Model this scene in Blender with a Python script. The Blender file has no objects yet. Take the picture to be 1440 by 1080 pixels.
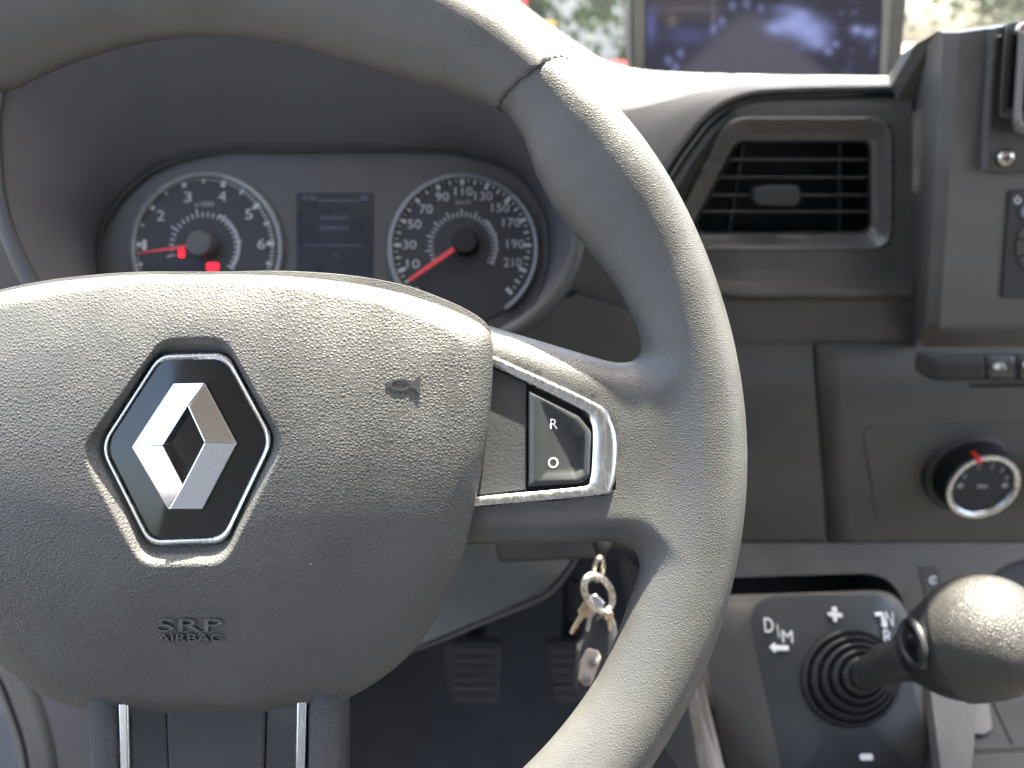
import bpy, bmesh, math, random
import numpy as np
from mathutils import Matrix, Vector
random.seed(7); np.random.seed(7)
R = math.radians
scene = bpy.context.scene
col = scene.collection

# ------------------------------------------------------------------ camera, sky, sun, exposure
PITCH = 24.0; CZ = 1.75; F = 1080.0
th = R(PITCH); CT, ST = math.cos(th), math.sin(th)
CAM = Matrix.Translation((0, 0, CZ)) @ Matrix.Rotation(R(90 - PITCH), 4, 'X')
cd = bpy.data.cameras.new('camera'); cam = bpy.data.objects.new('camera', cd); col.objects.link(cam)
cam.matrix_world = CAM
cd.sensor_width = 36.0; cd.lens = 27.0; cd.clip_start = 0.01; cd.clip_end = 3000
cd.dof.use_dof = True; cd.dof.focus_distance = 0.262; cd.dof.aperture_fstop = 8.5
scene.camera = cam
scene.cycles.max_bounces = 6; scene.cycles.diffuse_bounces = 3; scene.cycles.glossy_bounces = 3; scene.cycles.transmission_bounces = 2
SUNR = Vector((0.12, 0.96, 0.135)).normalized()            # towards the sun, in the rig (camera) frame
SUNW = (CAM.to_3x3() @ SUNR).normalized()
sl = bpy.data.lights.new('sun', 'SUN'); sl.energy = 5.0; sl.angle = R(0.55); sl.color = (1.0, 0.93, 0.78)
so = bpy.data.objects.new('sun', sl); col.objects.link(so)
so.rotation_euler = SUNW.to_track_quat('Z', 'Y').to_euler()
w = bpy.data.worlds.new('World'); scene.world = w; w.use_nodes = True
nt = w.node_tree; bg = nt.nodes['Background']
sky = nt.nodes.new('ShaderNodeTexSky'); sky.sky_type = 'NISHITA'; sky.sun_disc = False
sky.sun_elevation = math.asin(SUNW.z); sky.sun_rotation = math.atan2(SUNW.x, SUNW.y)
sky.dust_density = 4.5; sky.air_density = 1.0; sky.ozone_density = 0.6
nt.links.new(sky.outputs[0], bg.inputs[0]); bg.inputs[1].default_value = 0.115
vs = scene.view_settings
vs.view_transform = 'Standard'; vs.look = 'None'; vs.gamma = 1.0; vs.use_curve_mapping = False
vs.exposure = 3.6

# ------------------------------------------------------------------ placing helpers (rig frame: x right, y up, -z along the view)
def P(px, py, D): return np.array(((px - 720) / F * D, (540 - py) / F * D, -D))
def V(px, py, Y):                      # a point on the upright plane Y metres ahead
    return P(px, py, Y / (CT + (540 - py) / F * ST))
def H(px, py, h):                      # a point on the level plane h metres below the lens
    return P(px, py, h / ((py - 540) / F * CT + ST))
NV = np.array((0, -ST, CT))            # unit vector from the dashboard back to the driver
UP = np.array((0, CT, ST)); FW = -NV; RT = np.array((1., 0, 0))
def W(x, y, z): return np.array((x, 0, 0)) + y * FW + (z) * UP      # metres right, ahead, above the lens

# ------------------------------------------------------------------ materials
MATS = {}
def nodes(name):
    m = bpy.data.materials.new(name); m.use_nodes = True; MATS[name] = m
    return m, m.node_tree, m.node_tree.nodes['Principled BSDF']
def lk(t, a, b): t.links.new(a, b)
def N(t, k, **kw):
    n = t.nodes.new(k)
    for a, b in kw.items(): setattr(n, a, b)
    return n
def mathn(t, op, a, b=None):
    n = N(t, 'ShaderNodeMath', operation=op)
    for i, v in enumerate((a, b)):
        if v is None: continue
        if isinstance(v, (int, float)): n.inputs[i].default_value = v
        else: lk(t, v, n.inputs[i])
    return n.outputs[0]
def coords(t, warp=0.0, wscale=300, stretch=(1, 1, 1)):
    tc = N(t, 'ShaderNodeTexCoord'); mp = N(t, 'ShaderNodeMapping'); mp.inputs['Scale'].default_value = stretch
    lk(t, tc.outputs['Object'], mp.inputs[0])
    if not warp: return mp.outputs[0]
    nz = N(t, 'ShaderNodeTexNoise'); nz.inputs['Scale'].default_value = wscale; nz.inputs['Detail'].default_value = 2
    lk(t, mp.outputs[0], nz.inputs['Vector'])
    s = N(t, 'ShaderNodeVectorMath', operation='SUBTRACT'); s.inputs[1].default_value = (.5, .5, .5); lk(t, nz.outputs['Color'], s.inputs[0])
    sc = N(t, 'ShaderNodeVectorMath', operation='SCALE'); sc.inputs['Scale'].default_value = warp; lk(t, s.outputs[0], sc.inputs[0])
    ad = N(t, 'ShaderNodeVectorMath', operation='ADD'); lk(t, mp.outputs[0], ad.inputs[0]); lk(t, sc.outputs[0], ad.inputs[1])
    return ad.outputs[0]
def vary(t, bsdf, base, amt, rough, ramt, vec, scale):
    nz = N(t, 'ShaderNodeTexNoise'); nz.inputs['Scale'].default_value = scale; nz.inputs['Detail'].default_value = 5
    lk(t, vec, nz.inputs['Vector'])
    mr = N(t, 'ShaderNodeMapRange'); mr.inputs[1].default_value = .3; mr.inputs[2].default_value = .7
    mr.inputs[3].default_value = 1 - amt; mr.inputs[4].default_value = 1 + amt; lk(t, nz.outputs[0], mr.inputs[0])
    mx = N(t, 'ShaderNodeVectorMath', operation='SCALE'); mx.inputs[0].default_value = base; lk(t, mr.outputs[0], mx.inputs['Scale'])
    lk(t, mx.outputs[0], bsdf.inputs['Base Color'])
    m2 = N(t, 'ShaderNodeMapRange'); m2.inputs[1].default_value = .3; m2.inputs[2].default_value = .7
    m2.inputs[3].default_value = rough - ramt; m2.inputs[4].default_value = rough + ramt; lk(t, nz.outputs[0], m2.inputs[0])
    lk(t, m2.outputs[0], bsdf.inputs['Roughness'])
def grain(name, base, cell, depth, rough=.5, spec=.5, amt=.12, stretch=(1, 1, 1), dust=0.0, fine=.25):
    """pebbled plastic leather: rounded cells about `cell` metres across, parted by creases"""
    m, t, b = nodes(name)
    v = coords(t, cell * .75, .45 / cell, stretch)
    e = N(t, 'ShaderNodeTexVoronoi', feature='DISTANCE_TO_EDGE'); e.inputs['Scale'].default_value = 1 / cell; lk(t, v, e.inputs['Vector'])
    mr = N(t, 'ShaderNodeMapRange', interpolation_type='SMOOTHSTEP'); mr.inputs[1].default_value = 0; mr.inputs[2].default_value = .42; lk(t, e.outputs['Distance'], mr.inputs[0])
    nz = N(t, 'ShaderNodeTexNoise'); nz.inputs['Scale'].default_value = 2.2 / cell; nz.inputs['Detail'].default_value = 3; lk(t, v, nz.inputs['Vector'])
    big = N(t, 'ShaderNodeTexNoise'); big.inputs['Scale'].default_value = .22 / cell; lk(t, v, big.inputs['Vector'])
    h = mathn(t, 'MULTIPLY', mr.outputs[0], .75)
    h = mathn(t, 'ADD', h, mathn(t, 'MULTIPLY', nz.outputs[0], fine))
    h = mathn(t, 'MULTIPLY', h, mathn(t, 'ADD', .75, mathn(t, 'MULTIPLY', big.outputs[0], .5)))
    bp = N(t, 'ShaderNodeBump'); bp.inputs['Distance'].default_value = depth; bp.inputs['Strength'].default_value = 1.0
    lk(t, h, bp.inputs['Height']); lk(t, bp.outputs[0], b.inputs['Normal'])
    vary(t, b, base, amt, rough, .10, v, 45)
    b.inputs['Specular IOR Level'].default_value = spec
    if dust > 0:
        dv = N(t, 'ShaderNodeTexVoronoi', feature='F1'); dv.inputs['Scale'].default_value = 130; lk(t, coords(t), dv.inputs['Vector'])
        sep = N(t, 'ShaderNodeSeparateColor'); lk(t, dv.outputs['Color'], sep.inputs[0])
        near = mathn(t, 'LESS_THAN', dv.outputs['Distance'], mathn(t, 'MULTIPLY', sep.outputs[1], .05))
        some = mathn(t, 'LESS_THAN', sep.outputs[0], dust)
        mk = mathn(t, 'MULTIPLY', near, some)
        old = b.inputs['Base Color'].links[0].from_socket
        mx = N(t, 'ShaderNodeMix', data_type='RGBA'); lk(t, mk, mx.inputs[0]); lk(t, old, mx.inputs[6]); mx.inputs[7].default_value = (.55, .5, .42, 1)
        lk(t, mx.outputs[2], b.inputs['Base Color'])
    return m
def plastic(name, base, rough=.5, spec=.5, bump=0.0, bscale=1500, amt=.1, ramt=.06):
    m, t, b = nodes(name); v = coords(t)
    vary(t, b, base, amt, rough, ramt, v, 30)
    b.inputs['Specular IOR Level'].default_value = spec
    if bump:
        nz = N(t, 'ShaderNodeTexNoise'); nz.inputs['Scale'].default_value = bscale; nz.inputs['Detail'].default_value = 2; lk(t, v, nz.inputs['Vector'])
        bp = N(t, 'ShaderNodeBump'); bp.inputs['Distance'].default_value = bump; lk(t, nz.outputs[0], bp.inputs['Height']); lk(t, bp.outputs[0], b.inputs['Normal'])
    return m
def metal(name, base, rough, stretch=(1, 1, 1), scratch=0.0, sscale=400):
    m, t, b = nodes(name); b.inputs['Metallic'].default_value = 1
    v = coords(t, 0, 1, stretch); vary(t, b, base, .06, rough, rough * .35, v, sscale)
    if scratch:
        nz = N(t, 'ShaderNodeTexNoise'); nz.inputs['Scale'].default_value = sscale; nz.inputs['Detail'].default_value = 4; lk(t, v, nz.inputs['Vector'])
        bp = N(t, 'ShaderNodeBump'); bp.inputs['Distance'].default_value = scratch; lk(t, nz.outputs[0], bp.inputs['Height']); lk(t, bp.outputs[0], b.inputs['Normal'])
    return m
def glow(name, c, s):
    m, t, b = nodes(name); b.inputs['Base Color'].default_value = (*c, 1); b.inputs['Emission Color'].default_value = (*c, 1); b.inputs['Emission Strength'].default_value = s
    return m
M_PAD = grain('airbag_pad_plastic', (.066, .0635, .060), .00115, .00019, .45, .5, dust=.14)
M_RIM = grain('rim_plastic', (.064, .062, .0585), .0009, .00010, .44, .55, dust=.06)
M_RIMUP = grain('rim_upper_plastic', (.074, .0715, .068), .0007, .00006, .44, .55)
M_DASH = grain('dash_top_plastic', (.064, .062, .059), .0011, .00010, .5, .5)
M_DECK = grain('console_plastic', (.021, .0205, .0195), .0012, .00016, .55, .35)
M_KNOB = grain('gear_knob_leather', (.034, .0325, .030), .0013, .00030, .46, .4)
M_FASC = plastic('fascia_plastic', (.068, .065, .061), .5, .4, .00022, 800)
M_FASC2 = plastic('vent_panel_plastic', (.074, .069, .064), .48, .4, .00012, 900)
M_SATP = plastic('satin_trim_plastic', (.095, .09, .084), .3, .6, .00003, 900)
M_TOWER = plastic('centre_stack_plastic', (.092, .087, .080), .48, .45, .00007)
M_TUN = plastic('hood_lining_plastic', (.050, .047, .050), .7, .25, .00004)
M_LIP = plastic('hood_lip_plastic', (.030, .029, .028), .55, .3, .00006)
M_DARK = plastic('dark_plastic', (.026, .026, .027), .5, .4)
M_BLK = plastic('black_plastic', (.008, .008, .009), .5, .25)
M_GLOSS = plastic('piano_black', (.006, .006, .007), .06, .5, 0, 1, .05, .02)
M_BTN = plastic('button_plastic', (.03, .032, .033), .28, .5)
M_CHROME = metal('bright_chrome', (.80, .81, .83), .10, (.3, 1.5, 1), .0000012, 1800)
M_SATIN = metal('satin_chrome', (.60, .61, .62), .24, (1, .15, 1), 0, 900)
M_STEEL = metal('worn_steel', (.55, .5, .44), .3, (1, 1, 1), .00008, 500)
M_BRASS = metal('key_metal', (.6, .45, .3), .32, (1, 1, 1), .0001, 500)
M_WHITE = plastic('white_print', (.75, .75, .75), .5, .3)
M_GREYP = plastic('grey_print', (.22, .22, .24), .5, .3)
M_DPRINT = plastic('dial_print', (.29, .29, .29), .5, .3)
M_DIAL = plastic('dial_face', (.022, .022, .025), .55, .3)
M_FACE = plastic('cluster_face', (.048, .045, .046), .5, .35)
M_RING = plastic('dial_ring_silver', (.13, .13, .135), .35, .6)
M_RED = plastic('red_paint', (.6, .03, .025), .5, .3)
M_NEEDLE = glow('needle_red', (.42, .03, .035), .012)
M_LAMP = glow('warning_lamp_red', (1, .01, .03), .10)
M_LCD = plastic('display_glass', (.010, .013, .02), .3, .4)
M_LCDTXT = plastic('display_text', (.05, .055, .075), .4, .3)
M_RUB = plastic('rubber', (.016, .016, .018), .42, .45)
M_FLUFF = grain('spoke_side_grain', (.055, .055, .06), .0009, .0003, .6, .35)
M_FLOOR = plastic('carpet', (.062, .06, .058), .95, .1, .0008, 600)
M_PEDAL = plastic('pedal_rubber', (.038, .036, .035), .7, .3)
M_FOB = plastic('fob_grey', (.32, .26, .22), .45, .4)
M_HEAD = plastic('headlining', (.45, .44, .42), .9, .1, .0003, 500)
M_BULK = plastic('cab_trim_grey', (.32, .30, .28), .8, .2)
M_SKIRT = plastic('knee_panel_plastic', (.085, .088, .085), .5, .4, .0001, 900)

# ------------------------------------------------------------------ objects
class Thing:
    def __init__(s, name, label, cat, anchor, group=None, rig=True):
        o = bpy.data.objects.new(name, None); col.objects.link(o); o.empty_display_size = .02
        s.a = np.array(anchor, float); s.o = o; s.rig = rig
        o.matrix_world = (CAM if rig else Matrix.Identity(4)) @ Matrix.Translation(Vector(s.a))
        o['label'] = label; o['category'] = cat
        if group: o['group'] = group
def finish(me, smooth, ang=35):
    me.validate()
    if smooth:
        me.shade_smooth(); me.set_sharp_from_angle(angle=R(ang))
def part(parent, name, verts, faces, mat, smooth=True, bevel=0, seg=3, solid=0, ang=35, label=None, kind=None, sub=0):
    """one mesh object; parent is a Thing or a part object (which keeps its Thing's anchor)"""
    if isinstance(parent, Thing): a, po = parent.a, parent.o
    else: a, po = np.array(parent['_a']), parent
    vv = np.asarray(verts, float).reshape(-1, 3) - a
    me = bpy.data.meshes.new(name); me.from_pydata(vv.tolist(), [], [tuple(int(i) for i in f) for f in faces]); me.update()
    bm = bmesh.new(); bm.from_mesh(me); bmesh.ops.remove_doubles(bm, verts=bm.verts, dist=1e-7); bmesh.ops.recalc_face_normals(bm, faces=bm.faces)
    if solid and sum(q.normal.z * q.calc_area() for q in bm.faces) < 0: bmesh.ops.reverse_faces(bm, faces=bm.faces)
    bm.to_mesh(me); bm.free()
    finish(me, smooth, ang)
    o = bpy.data.objects.new(name, me); col.objects.link(o); o.parent = po; me.materials.append(mat)
    o['_a'] = a.tolist()
    if solid:
        md = o.modifiers.new('solid', 'SOLIDIFY'); md.thickness = solid; md.offset = -1
    if sub:
        md = o.modifiers.new('sub', 'SUBSURF'); md.levels = sub; md.render_levels = sub
    if bevel:
        md = o.modifiers.new('bevel', 'BEVEL'); md.width = bevel; md.segments = seg; md.limit_method = 'ANGLE'; md.angle_limit = R(32)
    if label: o['label'] = label
    if kind: o['kind'] = kind
    return o
def structure(name, verts, faces, mat, rig=True, smooth=False, bevel=0, label=None):
    me = bpy.data.meshes.new(name); me.from_pydata(np.asarray(verts).tolist(), [], [tuple(f) for f in faces]); finish(me, smooth)
    o = bpy.data.objects.new(name, me); col.objects.link(o); me.materials.append(mat); o['kind'] = 'structure'
    if rig: o.matrix_world = CAM
    if label: o['label'] = label
    if bevel:
        md = o.modifiers.new('bevel', 'BEVEL'); md.width = bevel; md.segments = 2; md.limit_method = 'ANGLE'
    return o
# --- shape generators: return (verts, faces)
def join(*gs):
    V_, F_ = [], []; n = 0
    for v, f in gs:
        v = np.asarray(v, float).reshape(-1, 3); V_.append(v); F_ += [tuple(i + n for i in q) for q in f]; n += len(v)
    return np.concatenate(V_), F_
def cr(pts, n, closed=False):
    """Catmull-Rom through the points, n samples evenly spaced along the curve"""
    p = np.asarray(pts, float)
    if closed: q = np.concatenate((p[-1:], p, p[:2])); segs = len(p)
    else: q = np.concatenate((2 * p[:1] - p[1:2], p, 2 * p[-1:] - p[-2:-1])); segs = len(p) - 1
    out = []
    for i in range(segs):
        a, b, c, d = q[i:i + 4]; t = np.linspace(0, 1, 24, endpoint=False)[:, None]
        out.append(.5 * (2 * b + (c - a) * t + (2 * a - 5 * b + 4 * c - d) * t ** 2 + (3 * b - a - 3 * c + d) * t ** 3))
    out.append(p[:1] if closed else p[-1:]); out = np.concatenate(out)
    s = np.concatenate(([0], np.cumsum(np.linalg.norm(np.diff(out, axis=0), axis=1))))
    u = np.linspace(0, s[-1], n, endpoint=not closed)
    return np.stack([np.interp(u, s, out[:, k]) for k in range(out.shape[1])], 1)
def rpoly(pts, r, seg=5):
    """polygon with rounded corners; r one radius or one per corner"""
    p = [np.array(q[:2], float) for q in pts]; n = len(p); out = []
    rr = r if hasattr(r, '__len__') else [r] * n
    for i in range(n):
        a, b, c = p[i - 1], p[i], p[(i + 1) % n]
        u = (a - b); v = (c - b); lu, lv = np.linalg.norm(u), np.linalg.norm(v); u /= lu; v /= lv
        ang = math.acos(max(-1, min(1, float(u @ v)))); d = min(rr[i] / math.tan(ang / 2), .48 * lu, .48 * lv)
        if d < 1e-6: out.append(b); continue
        for k in range(seg + 1):
            t = k / seg; out.append((1 - t) ** 2 * (b + u * d) + 2 * t * (1 - t) * b + t * t * (b + v * d))
    return np.array(out)
def loft(loops, closed=True, cap0=False, cap1=False):
    L = [np.asarray(l, float) for l in loops]; n = len(L[0]); f = []
    for j in range(len(L) - 1):
        for i in range(n if closed else n - 1):
            k = (i + 1) % n; f.append((j * n + i, j * n + k, (j + 1) * n + k, (j + 1) * n + i))
    if cap0: f.append(tuple(range(n)))
    if cap1: f.append(tuple(range((len(L) - 1) * n, len(L) * n))[::-1])
    return np.concatenate(L), f
def prism(loop, fn, back, dirv=None):
    """fn(px,py)->front point; pushed `back` metres away from the viewer"""
    a = np.array([fn(*q) for q in loop]); d = np.array((0, 0, -1.)) if dirv is None else dirv
    return loft([a, a + d * back], True, True, True)
def tube(path, rad, n=12, closed=False, cap=True, flat=1.0):
    p = np.asarray(path, float); m = len(p); r = np.broadcast_to(np.asarray(rad, float), (m,))
    if closed: tg = np.roll(p, -1, 0) - np.roll(p, 1, 0)
    else: tg = np.gradient(p, axis=0)
    tg /= np.linalg.norm(tg, axis=1)[:, None]
    ref = np.array((0, 0, 1.)) if abs(tg[0][2]) < .9 else np.array((0, 1., 0)); loops = []
    nn = np.cross(tg[0], ref); nn /= np.linalg.norm(nn)
    for i in range(m):
        nn = nn - tg[i] * (nn @ tg[i]); nn /= np.linalg.norm(nn); bb = np.cross(tg[i], nn)
        a = np.linspace(0, 2 * math.pi, n, endpoint=False)
        loops.append(p[i] + r[i] * (np.cos(a)[:, None] * nn + flat * np.sin(a)[:, None] * bb))
    if closed: loops.append(loops[0])
    return loft(loops, True, cap and not closed, cap and not closed)
def lathe(c, axis, prof, n=48, up=UP, cap0=True, cap1=True, sq=1.0):
    ax = np.asarray(axis, float); ax = ax / np.linalg.norm(ax); e1 = up - ax * (up @ ax); e1 /= np.linalg.norm(e1); e2 = np.cross(ax, e1)
    a = np.linspace(0, 2 * math.pi, n, endpoint=False)
    return loft([np.asarray(c) + ax * h + r * (np.cos(a)[:, None] * e1 * sq + np.sin(a)[:, None] * e2) for r, h in prof], True, cap0, cap1)
def box(c, ex, ey, ez):
    c = np.asarray(c, float); ex, ey, ez = map(np.asarray, (ex, ey, ez))
    v = [c + sx * ex + sy * ey + sz * ez for sz in (-1, 1) for sy in (-1, 1) for sx in (-1, 1)]
    return v, [(0, 2, 3, 1), (4, 5, 7, 6), (0, 1, 5, 4), (2, 6, 7, 3), (0, 4, 6, 2), (1, 3, 7, 5)]
def grid(rows, nu, nv):
    """smooth sheet through a net of control points"""
    a = np.array([cr(r, nu) for r in rows]); b = np.array([cr(a[:, i], nv) for i in range(nu)])      # nu x nv
    f = [(i * nv + j, i * nv + j + 1, (i + 1) * nv + j + 1, (i + 1) * nv + j) for i in range(nu - 1) for j in range(nv - 1)]
    return b.reshape(-1, 3), f
_txt = {}
def text2d(s, solid=False):
    k = (s, solid)
    if k in _txt: return _txt[k]
    cu = bpy.data.curves.new('t', 'FONT'); cu.body = s; cu.size = 1; cu.extrude = .5 if solid else 0; cu.resolution_u = 3
    o = bpy.data.objects.new('t', cu); col.objects.link(o)
    dg = bpy.context.evaluated_depsgraph_get(); me = bpy.data.meshes.new_from_object(o.evaluated_get(dg))
    v = np.array([q.co[:] for q in me.vertices]); f = [tuple(p.vertices) for p in me.polygons]
    bpy.data.objects.remove(o); bpy.data.curves.remove(cu); bpy.data.meshes.remove(me)
    lo, hi = v[:, :2].min(0), v[:, :2].max(0); v[:, :2] = (v[:, :2] - (lo + hi) / 2) / (hi - lo).max() if False else (v[:, :2] - (lo + hi) / 2)
    _txt[k] = (v, f, hi - lo); return _txt[k]
def text(s, cx, cy, h, fn, wd=None, rot=0, thick=0, bold=0, shear=0):
    """flat (or raised by `thick`) lettering centred on a pixel; h, wd in pixels; fn(px,py)->point"""
    v, f, sz = text2d(s, thick > 0); k = h / sz[1]; kx = (wd / sz[0]) if wd else k
    c, sn = math.cos(R(rot)), math.sin(R(rot)); out = []
    for x, y, z in v:
        X, Y_ = x * kx + shear * y * k, y * k
        p = fn(cx + X * c + Y_ * sn, cy - (Y_ * c - X * sn))
        out.append(p * (1 - thick * (z + .5) / np.linalg.norm(p)) if thick else p)
    return np.array(out), f
def flat(pts, fn): return np.array([fn(*p) for p in pts]), [tuple(range(len(pts)))]
def circ(cx, cy, r, n=32, ry=None): return [(cx + r * math.cos(a), cy - (ry or r) * math.sin(a)) for a in np.linspace(0, 2 * math.pi, n, endpoint=False)]
def annulus(cx, cy, r0, r1, fn, a0=0, a1=360, n=64):
    a = np.radians(np.linspace(a0, a1, n)); 
    L0 = [fn(cx + r0 * math.cos(t), cy - r0 * math.sin(t)) for t in a]; L1 = [fn(cx + r1 * math.cos(t), cy - r1 * math.sin(t)) for t in a]
    return loft([L0, L1], False)
def at(D): return lambda x, y: P(x, y, D)
def vat(Y): return lambda x, y: V(x, y, Y)
def surface_nets(fun, lo, hi, h, newton=2):
    ax = [np.arange(lo[k], hi[k] + h, h) for k in range(3)]
    X = np.stack(np.meshgrid(*ax, indexing='ij'), -1); f = fun(X.reshape(-1, 3)).reshape(X.shape[:3]); s = f < 0
    sh = np.array(f.shape) - 1; acc = np.zeros((*sh, 3)); cnt = np.zeros(sh)
    cs = [(a, b, c) for a in (0, 1) for b in (0, 1) for c in (0, 1)]
    sl = lambda o: tuple(slice(o[k], o[k] + sh[k]) for k in range(3))
    for a in cs:
        for k in range(3):
            if a[k]: continue
            b = list(a); b[k] = 1; fa, fb = f[sl(a)], f[sl(b)]; m = (fa < 0) != (fb < 0)
            t = np.where(m, fa / np.where(m, fa - fb, 1), 0)
            for q in range(3): acc[..., q] += m * (a[q] + (t if q == k else 0))
            cnt += m
    act = cnt > 0; idx = -np.ones(sh, int); idx[act] = np.arange(act.sum())
    ijk = np.argwhere(act); v = (ijk + acc[act] / cnt[act][:, None]) * h + np.array([x[0] for x in ax])
    F_ = []
    for k in range(3):
        u, w_ = (k + 1) % 3, (k + 2) % 3
        a = np.take(s, range(0, s.shape[k] - 1), k); b = np.take(s, range(1, s.shape[k]), k)
        e = np.argwhere(a != b); ok = (e[:, u] > 0) & (e[:, w_] > 0) & (e[:, u] < sh[u]) & (e[:, w_] < sh[w_]); e = e[ok]
        fl = s[tuple(e.T)]
        def g(du, dw):
            c = e.copy(); c[:, u] += du; c[:, w_] += dw; return idx[tuple(c.T)]
        q = np.stack((g(-1, -1), g(0, -1), g(0, 0), g(-1, 0)), 1); q[~fl] = q[~fl][:, ::-1]; F_.append(q)
    for _ in range(newton):
        e = h * .25; f0 = fun(v); gr = np.stack([(fun(v + e * d) - fun(v - e * d)) / (2 * e) for d in np.eye(3)], 1)
        st = f0[:, None] * gr / np.maximum((gr ** 2).sum(1), .2)[:, None]; v = v - np.clip(st, -h * .6, h * .6)
    return v, np.concatenate(F_)
def smin(a, b, k):
    hh = np.clip(.5 + .5 * (b - a) / k, 0, 1); return b * (1 - hh) + a * hh - k * hh * (1 - hh)

# ================================================================== the cab: floor, front wall, lining
def quad(*p): return np.array(p), [tuple(range(len(p)))]
structure('cab_floor', *box(W(.35, .2, -.80), RT * 1.0, FW * 1.0, UP * .02), M_FLOOR)
structure('front_bulkhead', *box(W(.35, 1.06, -.42), RT * 1.0, FW * .02, UP * .36), M_FLOOR)
structure('added_footwell_shade', *box(W(.35, .83, -.115), RT * 1.0, FW * .23, UP * .01), M_FLOOR)  # hidden plate, added to stop sun falling behind the dash into the footwell
structure('rear_bulkhead', *box(W(.35, -.95, -.05), RT * 1.0, FW * .02, UP * .75), M_BULK)
structure('roof_lining', *box(W(.35, -.36, .62), RT * 1.0, FW * .58, UP * .02), M_HEAD)
structure('added_sun_blocker', *box(W(.35, .6055, .455), RT * 1.0, FW * .0705, UP * .015), M_HEAD)  # unseen strip, added to keep sun off the footwell and gear console
structure('left_door_lining', *box(W(-.66, .1, -.52), RT * .02, FW * .95, UP * .30), M_BULK)
structure('right_door_lining', *box(W(1.36, .1, -.52), RT * .02, FW * .95, UP * .30), M_BULK)

# ================================================================== steering wheel
KPX = .27 / F                                  # metres per pixel in the plane of the rim
C = P(300, 645, .27)
wheel = Thing('steering_wheel', 'dark grey grained steering wheel with chrome-trimmed spoke and diamond badge', 'steering wheel', C)
AIN = np.array([-180, -90, -60, -44, -30, -20, -10, 0, 10, 18, 23, 28, 32, 36.8, 41.9, 46, 49.4, 50.2, 55, 60.7, 66, 72.5, 93, 119, 126, 129.8, 130.6, 134, 138.1, 143, 148, 152, 157, 162, 180])
RIN = np.array([625, 618, 620, 622, 625, 622, 625, 625, 627, 627, 621, 610, 601, 599, 610, 630, 641, 640, 627, 613, 605, 599, 608, 608, 625, 640, 641, 630, 610, 599, 601, 610, 621, 627, 625]) * KPX
ROUT = 746 * KPX
TILT = R(30)
def rim_sdf(p, shrink=0.0):
    x, y, z = p.T; r = np.hypot(x, y); a = np.degrees(np.arctan2(y, x))
    rin = np.interp(a, AIN, RIN); hw = (ROUT - rin) / 2; rc = (ROUT + rin) / 2
    B = .0128 - shrink; A = np.sqrt(np.maximum((hw ** 2 - (B * math.sin(TILT)) ** 2), 1e-6)) / math.cos(TILT) - shrink
    u = (r - rc); u, v = u * math.cos(TILT) + z * math.sin(TILT), -u * math.sin(TILT) + z * math.cos(TILT)
    pw = 2.35
    k = (np.abs(u / A) ** pw + np.abs(v / B) ** pw) ** (1 / pw) + 1e-9
    return (k - 1) * np.minimum(A, B) * np.where(k < 1, 1, 1.0)
def poly_sdf(p, pts, z0, hz, rr, tz=None):
    """rounded slab over a convex polygon (counter-clockwise, metres)"""
    x, y, z = p.T; d = np.full(len(x), -1e9); q = np.asarray(pts); n = len(q)
    for i in range(n):
        a, b = q[i], q[(i + 1) % n]; e = b - a; nn = np.array((e[1], -e[0])) / np.linalg.norm(e)
        d = np.maximum(d, (x - a[0]) * nn[0] + (y - a[1]) * nn[1])
    dz = np.abs(z - z0) - hz; a, b = d + rr, dz + rr
    return np.minimum(np.maximum(a, b), 0) + np.hypot(np.maximum(a, 0), np.maximum(b, 0)) - rr
SR = np.array([(220, -128), (640, -118), (640, 118), (395, 186), (220, 238)]) * KPX
SL = SR[::-1] * np.array((-1, 1))
SB = np.array([(-168, -640), (162, -640), (186, -250), (-186, -250)]) * KPX
POCKET = np.array([P(x, y, .2645)[:2] - C[:2] for x, y in ((600, 716), (845, 697), (864, 688), (868, 640), (860, 592), (836, 566), (640, 477), (600, 460))])
def wheel_sdf(p):
    d = rim_sdf(p, .0003)
    d = smin(d, poly_sdf(p, SR, -.008, .0135, .011), .013)
    d = smin(d, poly_sdf(p, SL, -.008, .0135, .011), .013)
    d = np.maximum(d, -poly_sdf(p, POCKET, .011, .0085, .001))
    x, y, z = p.T
    hub = np.hypot(x, y + .012) - .055; dz = np.abs(z + .016) - .012
    d = smin(d, np.maximum(hub, dz), .01)
    a = np.degrees(np.arctan2(y, x)); r = np.hypot(x, y)
    seam = (np.abs(a - 90) - 39.4 - (r - .16) * 95) * r * math.pi / 180          # >0 outside the upper arc
    return np.maximum(d, np.where(r > .13, -seam - .0015, -.01) * 1.0)
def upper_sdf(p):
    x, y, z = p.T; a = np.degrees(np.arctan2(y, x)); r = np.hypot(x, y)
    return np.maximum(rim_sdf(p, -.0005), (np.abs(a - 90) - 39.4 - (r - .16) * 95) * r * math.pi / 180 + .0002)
v, f = surface_nets(wheel_sdf, (-.19, -.19, -.031), (.19, .19, .02), .0017)
rim = part(wheel, 'rim', v + C, f, M_RIM, ang=50)
v, f = surface_nets(upper_sdf, (-.15, .09, -.02), (.15, .19, .02), .0014)
part(wheel, 'rim_upper_cover', v + C, f, M_RIMUP, ang=50)
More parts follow.
